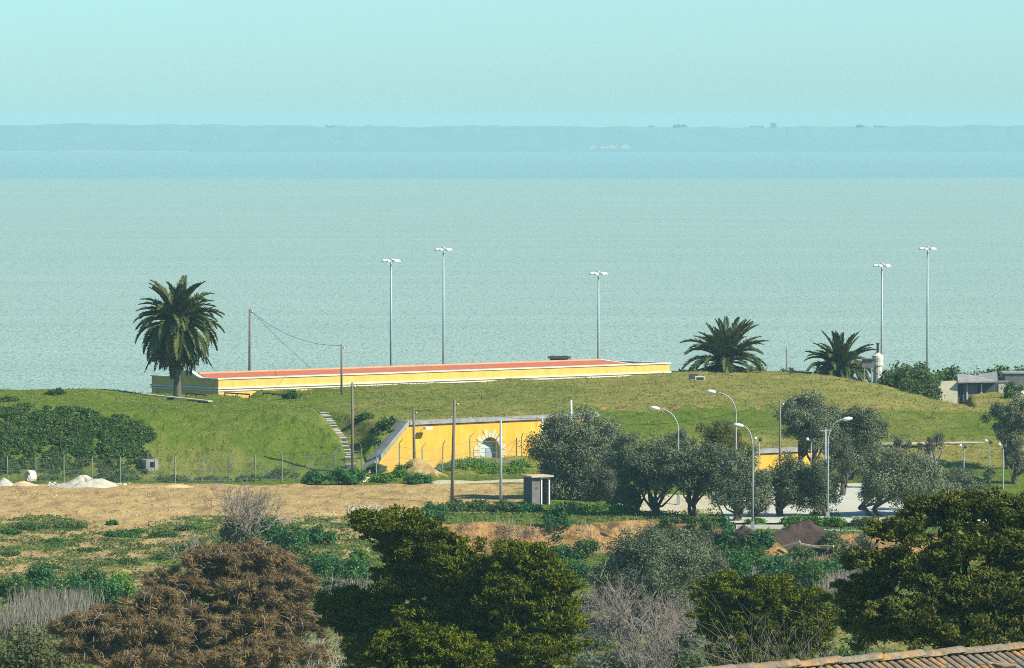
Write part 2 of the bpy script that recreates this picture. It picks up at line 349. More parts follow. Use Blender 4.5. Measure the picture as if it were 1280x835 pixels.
def water_mat():
    m, nt, out = new_mat('estuary_water')
    g = nt.nodes.new('ShaderNodeNewGeometry'); xyz = nt.nodes.new('ShaderNodeSeparateXYZ'); nt.links.new(g.outputs['Position'], xyz.inputs[0])
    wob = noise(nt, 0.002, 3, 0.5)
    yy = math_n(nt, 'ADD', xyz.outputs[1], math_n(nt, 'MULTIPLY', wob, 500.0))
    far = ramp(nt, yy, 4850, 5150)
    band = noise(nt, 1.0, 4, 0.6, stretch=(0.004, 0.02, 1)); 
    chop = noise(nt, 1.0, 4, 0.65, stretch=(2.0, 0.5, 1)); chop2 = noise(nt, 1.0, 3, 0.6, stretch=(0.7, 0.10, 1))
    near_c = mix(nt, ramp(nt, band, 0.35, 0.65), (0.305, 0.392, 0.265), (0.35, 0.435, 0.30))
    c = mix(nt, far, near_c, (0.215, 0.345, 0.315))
    c = mix(nt, ramp(nt, chop, 0.49, 0.63), c, (0.105, 0.16, 0.13))
    c = mix(nt, ramp(nt, chop2, 0.54, 0.70, 0, 0.7), c, (0.12, 0.195, 0.155))
    h = math_n(nt, 'ADD', math_n(nt, 'MULTIPLY', chop, 0.6), math_n(nt, 'MULTIPLY', chop2, 0.6))
    principled(nt, out, c, 0.45, 0, h, 0.5, 0.35, 0.35)
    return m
M['ground'] = ground_mat(); M['water'] = water_mat()
def tile_mat():
    m, nt, out = new_mat('lichened_clay_tile')
    g = nt.nodes.new('ShaderNodeObjectInfo'); r = g.outputs['Random']
    a = mix(nt, r, (0.15, 0.115, 0.08), (0.22, 0.165, 0.11)); n1 = noise(nt, 5, 5, 0.7); n2 = noise(nt, 16, 4, 0.7); n3 = noise(nt, 2.2, 3, 0.6)
    a = mix(nt, ramp(nt, n1, 0.5, 0.62), a, (0.215, 0.195, 0.145))
    a = mix(nt, ramp(nt, n2, 0.54, 0.64), a, (0.095, 0.088, 0.075))
    a = mix(nt, math_n(nt, 'MULTIPLY', ramp(nt, n3, 0.50, 0.60), ramp(nt, n1, 0.42, 0.56)), a, (0.36, 0.20, 0.065))
    principled(nt, out, a, 0.95, 0, n2, 0.6, 0.02); return m
M['tile'] = tile_mat()
def redroof_mat():
    m, nt, out = new_mat('red_clay_roof')
    n1 = noise(nt, 1.5, 4, 0.6); c = mix(nt, ramp(nt, n1, 0.35, 0.65), (0.40, 0.125, 0.055), (0.34, 0.10, 0.045))
    principled(nt, out, c, 0.9, 0, noise(nt, 6, 3, .6), 0.4, 0.04); return m
M['redroof'] = redroof_mat()
M['ridge'] = surf('pale_terracotta', (0.50, 0.25, 0.155), (0.44, 0.21, 0.13), 2, 0.9)
M['shore'] = surf('far_woodland_hazed', (0.12, 0.20, 0.215), (0.14, 0.22, 0.225), 0.01, 1.0)  # distance haze is put into this pale bluish base colour
M['mud'] = surf('pale_mudflat', (0.26, 0.27, 0.22), (0.22, 0.23, 0.19), 0.02, 1.0)

# ------------------------------------------------------------------ the setting
def grow(a, b, s0, k):
    r = [a]; s = s0
    while abs(r[-1] - a) < abs(b - a): r.append(r[-1] + math.copysign(s, b - a)); s *= k
    return np.array(r[1:])
gx = np.concatenate([grow(-60, -900, 1, 1.25)[::-1], np.arange(-60, 60.01, 0.4), grow(60, 900, 1, 1.25)])
gy = np.concatenate([np.arange(-110, 380, 5.0), np.arange(380, 440, 0.8), np.arange(440, 560, 0.4), np.arange(560, 620, 0.8), np.arange(620, 960, 5.0)])
XX, YY = np.meshgrid(gx, gy); ZZ = height(XX, YY)
nx, ny = len(gx), len(gy)
ii = (np.arange(ny - 1)[:, None] * nx + np.arange(nx - 1)[None]).ravel()
gm = npmesh('ground', np.stack([XX, YY, ZZ], -1).reshape(-1, 3), np.stack([ii, ii + 1, ii + nx + 1, ii + nx], 1), True)
def yard_edge(X): return 449.5 + 5.5 * fbm(X / 6.0, 0 * X, 55) + 2.5 * vn(X / 1.3, 0 * X, 56)
def cover(X, Y):
    """R bare earth, G pale track or concrete, B dryness of the grass"""
    w = 2.0 * fbm(X / 6, Y / 6, 51); w2 = 1.2 * fbm(X / 3, Y / 3, 52)
    ye = yard_edge(X); ye = ye + (448 - ye) * sm(X, -12, -7)
    dirt = sm(Y - ye + w * 0.5, -1.2, 1.2) * (1 - sm(Y + w * 0.7, 492.5, 497)) * (1 - sm(X + w2, -1.0, 3.0))
    weeds = 0.66 + 0.34 * fbm(X / 2.6, Y / 5.0, 53)                       # the weedy slope below the yard
    slope = sm(Y, 401, 408) * (1 - sm(Y - ye, -1.0, 1.0)) * (1 - sm(X + w2, -11, -6))
    dirt = np.maximum(dirt, slope * weeds)
    ys = 447.5 + 1.6 * vn(X / 5.0, 0 * X, 3) + 0.8 * vn(X / 1.7, 0 * X, 5) - 10.5 * sm(X, 11, 20)
    face = (Y > ys - 4.6) & (Y < ys + 0.5) & (X > -7)
    dirt = np.maximum(dirt, face * (0.62 + 0.2 * vn(X / 1.2, Y / 2.0, 54)))
    dirt = np.maximum(dirt, 1.0 * np.exp(-(((X + 7.6) / 2.3) ** 2 + ((Y - 502.4) / 2.4) ** 2)))
    scar = (np.abs(Y - 537.7) < 0.35) * (X > 5) * (X < 46) * np.clip(0.40 + 0.30 * vn(X / .6, Y, 58), 0, 1)
    dirt = np.maximum(dirt, 0.0 * (np.abs(Y - 537.6) < 0.55) * (X > 5) * (X < 46) * (0.38 + 0.3 * vn(X / 1.5, Y, 58)))
    strip = sm(Y, 445, 446.5) * (1 - sm(Y, 455, 459)) * sm(X, -9, -6)      # grass on the bank's lip
    dirt = np.where(face, dirt, dirt * (1 - 0.85 * strip))
    pale = sm(2.9 - np.abs((Y - 497.0) - (X + 4) * 0.35 + 0.4 * w2)) * sm(X, -8.5, -5) * (1 - sm(X, 2, 4))
    pale = np.maximum(pale, sm(X, 7.5, 9.5) * (1 - sm(X, 16, 17.5)) * sm(Y + w2, 454, 457) * (1 - sm(Y + w2, 478, 482)))
    dry = 0.05 + 0.42 * sm(X, -19, -13) * sm(Y, 505, 509) + 0.2 * fbm(X / 9, Y / 9, 57)
    dry = dry + 0.28 * (sm(Y, 537.5, 539) + 0.35 * (1 - sm(Y, 518, 521))) * sm(X, 4, 9) - 0.22 * sm(X, 4, 9) * sm(Y, 519, 523) * (1 - sm(Y, 536, 538))
    dry = dry + 0.22 * (1 - sm(Y, 505, 512)) * sm(-X, 20, 24) * sm(Y, 498, 503) * (X > -33)
    low = 1 - sm(Y, 404, 440)
    dry = dry + 0.55 * low; dirt = np.maximum(dirt, (0.26 + .22 * fbm(X / 2.0, Y / 3.0, 59)) * low)
    return np.stack([np.clip(dirt, 0, 1), np.clip(pale, 0, 1), np.clip(dry, 0, 1), np.maximum(face * 1.0, scar)], -1)
ca = gm.color_attributes.new('cover', 'FLOAT_COLOR', 'POINT'); ca.data.foreach_set('color', cover(XX, YY).reshape(-1, 4).astype(np.float32).ravel())
link('ground', gm, M['ground'], kind='structure')
wx = np.array([-7000, -2500, -900, 0, 900, 2500, 7000.0]); wy = np.array([790, 1200, 2000, 4000, 7000, 10000, 12500.0])
WX, WY = np.meshgrid(wx, wy); k7 = (np.arange(6)[:, None] * 7 + np.arange(6)[None]).ravel()
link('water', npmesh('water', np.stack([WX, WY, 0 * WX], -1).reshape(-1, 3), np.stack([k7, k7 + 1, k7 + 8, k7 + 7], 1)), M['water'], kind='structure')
# the far bank, ten kilometres off
sx = np.arange(-6500, 6501, 8.0); sy = np.array([9990, 10010, 10120, 10260, 10330, 10400, 10700.0])
SX, SY = np.meshgrid(sx, sy)
crest = 45 + 5.5 * sm(-SX, 350, 820) + 3.0 * fbm(SX / 330, 0 * SX, 61) + 1.3 * fbm(SX / 40, SY / 40, 62) + 1.3 * vn(SX / 14, SY, 63)
prof = np.interp(SY, [9990, 10010, 10120, 10260, 10330, 10400, 10700], [-1, 1.5, 10, 30, 42, 45.0, 30]) / 45.0
k9 = (np.arange(len(sy) - 1)[:, None] * len(sx) + np.arange(len(sx) - 1)[None]).ravel(); n9 = len(sx)
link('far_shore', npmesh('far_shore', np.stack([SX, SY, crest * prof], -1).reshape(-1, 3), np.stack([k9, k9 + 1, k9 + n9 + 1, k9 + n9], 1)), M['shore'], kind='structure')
mx = np.arange(-1200, -540, 10.0)
mfz = 1.4 + 0.8 * vn(mx / 60, 0 * mx, 64); V = np.concatenate([np.stack([mx, 9900 + 0 * mx, 0 * mx + .05], 1), np.stack([mx, 9930 + 0 * mx, mfz], 1), np.stack([mx, 9985 + 0 * mx, mfz + 1.5], 1)])
a = np.arange(len(mx) - 1); n_ = len(mx)
link('mudflat', npmesh('mudflat', V, np.concatenate([np.stack([a, a + 1, a + n_ + 1, a + n_], 1), np.stack([a + n_, a + n_ + 1, a + 2 * n_ + 1, a + 2 * n_], 1)])), M['mud'], kind='structure')
for i, (px, w, hgt) in enumerate([(741, 9, 5.5), (754, 9, 5), (764, 11, 6), (782, 11, 6)]):
    p = at(px, 186, 10080); mb = MB(); mb.box((0, 0, hgt * .4), (w * 1.4, 8, hgt * 0.8)); t = thing('far_house', p, 'small white house low on the hazy far bank', 'house', 'white houses on the far bank')
    link('wall', mb.mesh('wall'), M['white'], t)
    mb = MB(); mb.prism([(-w * .75, 0), (w * .75, 0), (0, 1.8)], (0, -4.3, hgt * .8), (1, 0, 0), (0, 0, 1), (0, -1, 0), 8.6); link('roof', mb.mesh('roof'), M['white'], t)
for px, w, hh in [(815, 6, 3), (850, 10, 5), (967, 6, 7), (945, 9, 2), (1075, 5, 5), (1100, 10, 2), (420, 14, 2)]:
    p = at(px, 160, 10390); C = np.array([[RNG.normal() * w * .5, RNG.normal() * 4, hh * RNG.random()] for _ in range(14)]); r = np.full(14, w * 0.42)
    t = thing('far_tree', (p[0], 10390, 41), 'tree standing up against the sky on the far bank', 'tree', 'trees on the far skyline')
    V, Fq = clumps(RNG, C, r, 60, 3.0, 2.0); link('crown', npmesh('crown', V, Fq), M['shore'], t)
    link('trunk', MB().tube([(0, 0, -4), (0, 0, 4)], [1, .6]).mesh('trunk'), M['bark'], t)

# concrete yard behind the olive trees
cy = MB(); pts = [(16.5, 444.2), (24, 443.4), (38, 443.5), (40, 470), (37, 492), (25, 499), (19, 497), (17, 470)]
n_ = 40; grid_v = []; grid_f = []
poly = pts
yx = np.linspace(16.5, 38, 28); yy_ = np.linspace(444.5, 494, 60); YX, YYy = np.meshgrid(yx, yy_)
yz = height(YX, YYy); yz = np.maximum(yz, 9.88) + 0.09
kk = (np.arange(59)[:, None] * 28 + np.arange(27)[None]).ravel()
link('concrete_yard', npmesh('concrete_yard', np.stack([YX, YYy, yz], -1).reshape(-1, 3), np.stack([kk, kk + 1, kk + 29, kk + 28], 1)), M['pale_conc'], kind='structure')

# ------------------------------------------------------------------ long yellow magazine with red roof
Z3 = (0, 0, 1); U3 = np.array([U[0], U[1], 0]); N3 = np.array([NF[0], NF[1], 0]); V3 = -N3      # V3 points away from the viewer
BC = at(273, 473, 560.0); BE = at(837, 453, 598.0)
U3 = np.array([BE[0] - BC[0], BE[1] - BC[1], 0]); BL = np.linalg.norm(U3); U3 /= BL; V3 = np.array([-U3[1], U3[0], 0]); N3 = -V3
BT = 16.07; BW = 10.6
bld = thing('magazine_building', (BC[0], BC[1], 12.0), 'long low yellow building with red roof and white mouldings, sunk behind the rampart', 'building')
def loc(u, v, z): return U3 * u + V3 * v + np.array([0, 0, z - 12.0])
fw = MB(); fw.prism([(0, -1.5), (BL, -1.5), (BL, BT - 12.14), (0, BT - 12.14)], loc(0, 0, 12), U3, Z3, N3, 0.5); fw.build('wall', M['yellow'], bld)
fw = MB(); fw.prism([(0.5, -1.5), (BW, -1.5), (BW, BT - 12.14), (0.5, BT - 12.14)], loc(BL, 0, 12), V3, Z3, U3, 0.5); fw.build('wall', M['yellow'], bld)
fw = MB(); fw.prism([(0, -1.5), (BL - .5, -1.5), (BL - .5, BT - 12.14), (0, BT - 12.14)], loc(0, BW - .5, 12), U3, Z3, N3, 0.5); fw.build('wall', M['yellow'], bld)
# end wall with the bell-shaped gable
gz = BT - 12.14; prof = [(0.5, -1.5), (0.5, gz)]
cur = []
for i in range(25):
    t = i / 24.0; q = 2.6 + 5.4 * t; a = abs(t - .5) * 2
    cur.append((q, gz + 0.62 * (1 - sm(np.array(a), 0.18, 1.0)) * 1.0))
ew = MB(); ew.prism([(0.5, -1.5), (BW - .5, -1.5), (BW - .5, gz)] + cur[::-1] + [(0.5, gz)], loc(0, 0, 12), V3, Z3, -U3, 0.5)
ew.build('end_wall', M['yellow'], bld)
cp = MB(); line = [(0.0, gz)] + cur + [(BW + .12, gz)]
for (q0, z0), (q1, z1) in zip(line[:-1], line[1:]):
    cp.prism([(q0, z0 + .005), (q1, z1 + .005), (q1, z1 + .12), (q0, z0 + .12)], loc(-0.08, 0, 12), V3, Z3, -U3, 0.5)
cp.build('coping', M['white'], bld)
cp = MB(); cp.prism([(-.1, gz + .01), (BL + .1, gz + .01), (BL + .1, gz + .13), (-.1, gz + .13)], loc(0, -0.1, 12), U3, Z3, N3, 0.7); cp.build('coping', M['white'], bld)
cp = MB(); cp.prism([(.6, gz + .008), (BW, gz + .008), (BW, gz + .128), (.6, gz + .128)], loc(BL + .1, 0, 12), V3, Z3, U3, 0.7); cp.build('coping', M['white'], bld)
for zz, th, pr in ((15.02, .16, .14), (14.80, .12, .09)):
    cp = MB(); cp.prism([(-pr, zz - 12), (BL + pr, zz - 12), (BL + pr, zz + th - 12), (-pr, zz + th - 12)], loc(0, -pr, 12), U3, Z3, N3, pr + .2); cp.build('moulding', M['white'], bld)
    cp = MB(); cp.prism([(0.2, zz - 12), (BW + pr, zz - 12), (BW + pr, zz + th - 12), (0.2, zz + th - 12)], loc(-pr, 0, 12), V3, Z3, -U3, pr + .2); cp.build('moulding', M['white'], bld)
RB, RT = 15.42, 16.30; e0, e1 = 0.5, BL - .5
rf = MB(); rf.add([loc(e0, .5, RB), loc(e1, .5, RB), loc(e1 - 4.3, BW / 2, RT), loc(e0 + 1.2, BW / 2, RT)], [(0, 1, 2, 3)])
rf.add([loc(e0, BW - .5, RB), loc(e1, BW - .5, RB), loc(e1 - 4.3, BW / 2, RT), loc(e0 + 1.2, BW / 2, RT)], [(3, 2, 1, 0)])
rf.add([loc(e0, .5, RB), loc(e0 + 1.2, BW / 2, RT), loc(e0, BW - .5, RB)], [(0, 1, 2)])
roof = rf.build('roof', M['redroof'], bld)
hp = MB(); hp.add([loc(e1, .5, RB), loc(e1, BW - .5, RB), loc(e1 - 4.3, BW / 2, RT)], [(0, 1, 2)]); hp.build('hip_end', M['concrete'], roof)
MB().tube([loc(e0 + 1.2, BW / 2, RT), loc(e1 - 4.3, BW / 2, RT)], .14, 6).build('ridge', M['ridge'], roof)
MB().tube([loc(e1 - 4.3, BW / 2, RT), loc(e1, .5, RB)], .10, 6).build('hip_ridge', M['white'], roof)
# dark flat cowl behind the ridge
p = at(699, 448, 604); t = thing('roof_cowl', (p[0], 604, 14.5), 'dark flat-topped vent cowl showing above the red ridge', 'vent')
MB().box((0, 0, 1.0), (1.9, 1.6, 2.0)).build('body', M['darksteel'], t); MB().box((0, 0, topz(445.5, 604) - 14.5 - .1), (2.4, 2.2, .16)).build('cap', M['dark_conc'], t)

# ------------------------------------------------------------------ bunker front with arched door
mag = thing('bunker_front', (FAC[0], FAC[1], 9.5), 'yellow bunker front wall with arched door and sloping grey wing coping', 'bunker')
ua = np.array([U[0], U[1], 0]); na = np.array([NF[0], NF[1], 0])
Lw = 22.0; zt = 14.12 - 9.5; ac = 9.3; aw = 1.14; spring = 11.60 - 9.5   # arch centre along the wall
arch = [(ac - aw * math.cos(math.pi * k / 18), spring + aw * 0.98 * math.sin(math.pi * k / 18)) for k in range(19)]
out = [(-4.4, 0.4), (-4.4, 0.55), (0, zt), (Lw, zt), (Lw, 0), (ac + aw, 0)] + arch[::-1] + [(ac - aw, 0), (-4.0, 0)]
MB().prism(out, (0, 0, 0), ua, Z3, na, 0.75).build('wall', M['ochre'], mag)
MB().prism([(0.1, zt + .005), (Lw, zt + .005), (Lw, zt + .30), (0.1, zt + .30)], na * .16, ua, Z3, na, 1.9).build('coping', M['concrete'], mag)
MB().prism([(-4.5, .45), (0.02, zt), (0.02, zt + .36), (-.1, zt + .36), (-4.62, .82)], na * .16, ua, Z3, na, 1.7).build('wing_coping', M['concrete'], mag)
MB().prism([(0.1, zt - .1), (Lw, zt - .1), (Lw, zt), (0.1, zt)], na * .08, ua, Z3, na, .1).build('drip_band', M['rust'], mag)
for k in range(11):
    a0, a1 = math.pi * (k + .05) / 11, math.pi * (k + .95) / 11; r1 = 1.85 if k % 2 == 0 else 1.55
    MB().prism([(ac - aw * math.cos(a0), spring + aw * math.sin(a0)), (ac - aw * math.cos(a1), spring + aw * math.sin(a1)), (ac - r1 * math.cos(a1), spring + r1 * math.sin(a1)), (ac - r1 * math.cos(a0), spring + r1 * math.sin(a0))], na * .05, ua, Z3, na, .2).build('voussoir', M['stone'], mag)
for s_ in (-1, 1):
    for k in range(3):
        w = .42 if k % 2 else .72; q0 = ac + s_ * aw; q1 = ac + s_ * (aw + w)
        MB().prism([(min(q0, q1), .6 + k * .5), (max(q0, q1), .6 + k * .5), (max(q0, q1), 1.06 + k * .5), (min(q0, q1), 1.06 + k * .5)], na * .05, ua, Z3, na, .2).build('quoin', M['stone'], mag)
door = MB().prism([(ac - aw, 0)] + [(ac - aw * math.cos(math.pi * k / 18), spring + aw * .98 * math.sin(math.pi * k / 18)) for k in range(19)] + [(ac + aw, 0)], -na * .68, ua, Z3, na, .1).build('door', M['door'], mag)
MB().prism([(ac + .08, .2), (ac + 1.0, .2), (ac + 1.0, spring + .1), (ac + .08, spring + .1)], -na * .64, ua, Z3, na, .03).build('door_leaf', surf('slate_grey_paint', (.25, .31, .33), (.2, .26, .28), 2, .7), door)
MB().prism([(ac - 1.0, .2), (ac + .02, .2), (ac + .02, spring + .1), (ac - 1.0, spring + .1)], -na * .635, ua, Z3, na, .03).build('door_leaf', M['door'], door)
MB().prism([(ac - aw, spring + .12), (ac + aw, spring + .12), (ac + aw, spring + .2), (ac - aw, spring + .2)], -na * .62, ua, Z3, na, .05).build('transom', M['door'], door)
lp = thing('wall_lamp', np.array([FAC[0], FAC[1], 13.72]) + ua * 1.6 + na * .02, 'boxy white floodlight on a bracket under the bunker coping', 'lamp')
MB().tube([(0, 0, 0), na * .5 + np.array([0, 0, .08])], .03, 5).build('bracket', M['galv'], lp)
MB().box(na * .75 + np.array([0, 0, .10]), (.75, .42, .2), math.atan2(U[1], U[0])).build('lamp_head', M['lampglass'], lp)
# second bunker front farther along, and the low wall by the lawn
def low_front(name, p0, L, z0, z1, label, band=True):
    t = thing(name, (p0[0], p0[1], z0), label, 'bunker'); h = z1 - z0
    MB().prism([(0, 0), (L, 0), (L, h), (0, h)], (0, 0, 0), ua, Z3, na, .6).build('wall', M['ochre'], t)
    MB().prism([(-.2, h + .004), (L + .2, h + .004), (L + .2, h + .3), (-.2, h + .3)], na * .15, ua, Z3, na, 1.9).build('coping', M['concrete'], t)
    if band: MB().prism([(0, h - .12), (L, h - .12), (L, h), (0, h)], na * .06, ua, Z3, na, .08).build('drip_band', M['rust'], t)
low_front('bunker_front', FAC2, 7.5, 9.0, 11.85, 'yellow bunker front half hidden behind the big olive tree by the lawn')
p = at(1183, 560, 517.5); q = at(1262, 560, 519)
t = thing('garden_wall', (p[0], 517.5, 11.0), 'low yellow wall with long pale coping along the foot of the lawn', 'wall')
wz = topz(553, 517.5) - 11.0
MB().prism([(-.8, -.5), (9, -.5), (9, wz - .12), (-.8, wz - .12)], (0, 0, 0), (0.97, 0.24, 0), Z3, (0.24, -0.97, 0), .4).build('wall', M['yellow'], t)
MB().prism([(-6, wz - .1), (9, wz - .1), (9, wz), (-6, wz)], np.array((0.24, -0.97, 0)) * .1, (0.97, 0.24, 0), Z3, (0.24, -0.97, 0), .9).build('coping', M['pale_conc'], t)

# ------------------------------------------------------------------ stairway up the rampart
pa, pb = ground(404, 517), ground(439, 588); ns = 23
stw = thing('stairway', pb, 'narrow concrete stairway climbing the grass rampart', 'stairs')
dv = (pb - pa); dv[2] = 0; dv = dv / np.linalg.norm(dv); ang = math.atan2(dv[1], dv[0]) + .12
sm_ = MB().box((0, 0, 0), (.26, .86, .09)).mesh('step', bevel=.012); rs = MB().box((0.04, 0, -.19), (.30, .80, .29)).mesh('shade_riser')
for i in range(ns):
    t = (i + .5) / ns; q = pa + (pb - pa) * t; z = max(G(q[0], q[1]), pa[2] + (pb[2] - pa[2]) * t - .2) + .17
    for nm, me, mt in (('step', sm_, 'pale_conc'), ('shade_riser', rs, 'dark_conc')):  # blocks under the treads are dark to paint shadow lines between the steps
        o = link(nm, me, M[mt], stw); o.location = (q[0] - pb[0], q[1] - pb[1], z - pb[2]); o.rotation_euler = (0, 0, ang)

# ------------------------------------------------------------------ poles, wires, lamps, masts
def pole(px, ytop, base, label, r=.13, mt='wood', lean=0.0, group=None, cap=True, name='utility_pole', cat='pole'):
    h = topz(ytop, base[1]) - base[2]; t = thing(name, base, label, cat, group)
    MB().tube([(0, 0, -.3), (lean * .5 * h, 0, h * .5), (lean * h, 0, h)], [r, r * .88, r * .72], 8).build('pole', M[mt], t, smooth=True)
    if cap:
        MB().tube([(lean * h - .05, -.02, h - .35), (lean * h + .28, -.05, h - .40)], .035, 5).build('bracket', M['darksteel'], t)
        MB().lathe([(.03, 0), (.06, .04), (.06, .1), (.03, .14)], 8, (lean * h + .26, -.05, h - .40)).build('insulator', M['lampglass'], t)
    return t, np.array(base) + np.array([lean * h, 0, h - .12])
def wire(a, b, sag, label, r=.018):
    a, b = np.array(a), np.array(b); P = [a + (b - a) * k / 20.0 - np.array([0, 0, 4 * sag * (k / 20.) * (1 - k / 20.)]) for k in range(21)]
    c = (a + b) / 2; c[2] = min(a[2], b[2])
    MB().tube([q - c for q in P], r, 4).build('overhead_wire', M['darksteel'], None, c, label=label, category='wire')
_, w1 = pole(312, 386, ground(312, 494), 'tall wooden pole standing before the yellow building near the palm', .16, lean=.004)
_, w2 = pole(427, 430, foot(427, 556), 'short dark pole on the rampart crest against the red roof', .12)
_, w3 = pole(440, 478, ground(440.5, 592), 'wooden pole at the foot of the stairway', .13)
_, w4 = pole(516, 511, foot(518, 506.5), 'leaning wooden pole in front of the bunker wing', .15, lean=-.012)
_, w5 = pole(568, 500, ground(565, 627), 'tall grey pole planted in the scrub before the bunker wall', .16, lean=.026)
_, w6 = pole(626.5, 526, ground(626, 631), 'grey pole beside the arched bunker door and the hut', .13, mt='galv', cap=False)
_, w7 = pole(975, 500, foot(975, 488), 'slim grey pole left of the tall olive on the lawn', .11)
_, w8 = pole(714, 500, foot(714, 521), 'short white post rising behind the big olive crown', .12, mt='lampglass', cap=False, name='post', cat='post')
_, w9 = pole(678, 521, foot(678, 517), 'stubby white post on the bunker coping', .09, mt='lampglass', cap=False, name='post', cat='post')
_, wa = pole(983, 434, foot(983, 612), 'thin bare pole between the two low palms', .10, cap=False)
_, wb = pole(1221, 456, foot(1221, 622), 'thin pole above the hedge by the ruined sheds', .06, cap=True)
wire(w1, w2, 1.0, 'wire sagging from the tall pole to the crest pole'); wire(w1, ground(405, 479) + [0, 0, .3], .15, 'stay wire slanting down from the tall pole')
wire(w5, w9, .5, 'wire from the grey scrub pole to the bunker coping'); wire(w9, w7, 1.2, 'wire passing behind the olive crowns below the lawn')
wire(w7, at(1300, 566, 500), .8, 'wire running along the foot of the lawn to the right'); wire(w3, w4, .25, 'wire from the stairway pole to the leaning pole')
wire(w4, w5, .3, 'wire between the leaning pole and the scrub pole')

def street_lamp(px, ytop, Y, side, reach, label):
    b = foot(px, Y); h = topz(ytop, Y) - b[2]; t = thing('street_lamp', b, label, 'street lamp', 'street lamps along the hidden road')
    P = [(0, 0, -.2), (0, 0, h * .5), (0, 0, h - 1.9)]; r = [.085, .07, .055]
    for k in range(1, 9):
        a = math.pi / 2 * k / 8; P.append((side * reach * (1 - math.cos(a)), 0, h - 1.9 + 1.75 * math.sin(a))); r.append(.055 - .002 * k)
    MB().tube(P, r, 8).build('pole', M['galv'], t, smooth=True)
    e = P[-1]; hb = MB().lathe([(.05, 0), (.11, .08), (.15, .3), (.15, .55), (.06, .78)], 8).mesh('lamp_head', True)
    o = link('lamp_head', hb, M['lampglass'], t); o.location = (e[0] - side * .05, 0, e[2]); o.rotation_euler = (0, side * math.radians(82), 0)
    MB().box((0, 0, .35), (.26, .26, .7)).build('base_door', M['galv'], t)
street_lamp(848, 508.5, 466, -1, 1.55, 'arched street lamp rising out of the dense olives by the lawn, lowest crown below it')
street_lamp(920, 488, 493, -1, 1.75, 'tallest arched street lamp against the dry terrace edge')
street_lamp(941, 530, 441.5, -1, .75, 'arched street lamp whose foot shows on the kerb by the concrete yard')
street_lamp(1035, 522, 448, 1, 1.15, 'arched street lamp bending to the right beside the tall olive')
def mast(px, ytop, Y, label, h=None):
    b = foot(px, Y); h = topz(ytop, Y) - b[2]; t = thing('lighting_mast', b, label, 'mast', 'tall lighting masts by the water')
    MB().tube([(0, 0, -.3), (0, 0, h * .5), (0, 0, h)], [.19, .15, .10], 10).build('pole', M['galv'], t, smooth=True)
    MB().lathe([(.13, 0), (.3, .02), (.3, .22), (.1, .4)], 10, (0, 0, h - .1)).build('winch_head', M['galv'], t)
    rg = MB(); 
    for k in range(6):
        a = math.pi / 3 * k + .2; rg.tube([(0, 0, h), (.62 * math.cos(a), .62 * math.sin(a), h)], .035, 4)
    rg.build('ring_frame', M['galv'], t)
    lm = MB().lathe([(.12, 0), (.34, .05), (.36, .10), (.20, .22), (.08, .3)], 10).mesh('luminaire', True)
    for k in range(6):
        a = math.pi / 3 * k + .2; o = link('luminaire', lm, M['lampglass'], t); o.location = (.86 * math.cos(a), .86 * math.sin(a), h - .22); o.rotation_euler = (0, .18, a)
mast(489, 325, 720, 'slim lighting mast rising behind the red roof, the lower of the paired masts')
mast(554.5, 311, 760, 'slim lighting mast behind the red roof, the taller of the paired masts')
mast(748, 341, 730, 'slim lighting mast behind the red roof near the dark cowl')
mast(1102, 331, 735, 'slim lighting mast beside the bottle-shaped white vent')
mast(1159, 310, 765, 'slim lighting mast rising from the hedge by the ruined sheds')

def post_lamp(px, ytop, Y, label):
    b = foot(px, Y); h = topz(ytop, Y) - b[2]; t = thing('post_lamp', b, label, 'lamp', 'short lamp posts by the lawn wall')
    MB().tube([(0, 0, -.2), (0, 0, h - .2)], [.06, .045], 7).build('pole', M['galv'], t)
    MB().tube([(-.35, 0, h - .15), (.3, 0, h - .15)], .035, 5).build('crossbar', M['galv'], t)
    MB().lathe([(.05, 0), (.12, .05), (.12, .13), (.06, .2)], 9, (-.3, 0, h - .14)).build('lamp_head', M['lampglass'], t)
    MB().lathe([(.06, 0), (.16, .06), (.16, .16), (.06, .26)], 9, (.12, 0, h - .30)).build('camera_head', M['darksteel'], t)
post_lamp(1205, 556, 486, 'short lamp post with crossbar next to the pale-trunked pollard')
post_lamp(1237, 550, 490, 'tallest short lamp post before the yellow lawn wall')
post_lamp(1254, 555, 484, 'short lamp post close to the bent olive trunks')
post_lamp(1014, 548, 478, 'short lamp post before the half hidden yellow bunker front')
post_lamp(949, 547, 482, 'short lamp post beside the slim grey pole')
_, _x = pole(1032, 536, foot(1032, 470), 'grey post with crossarm under the tall olive', .09, mt='galv', cap=False, name='post', cat='post')
MB().box((0, 0, topz(538, 470) - G(*foot(1032, 470)[:2])), (.9, .1, .08)).build('crossarm', M['galv'], bpy.data.objects[_.name])

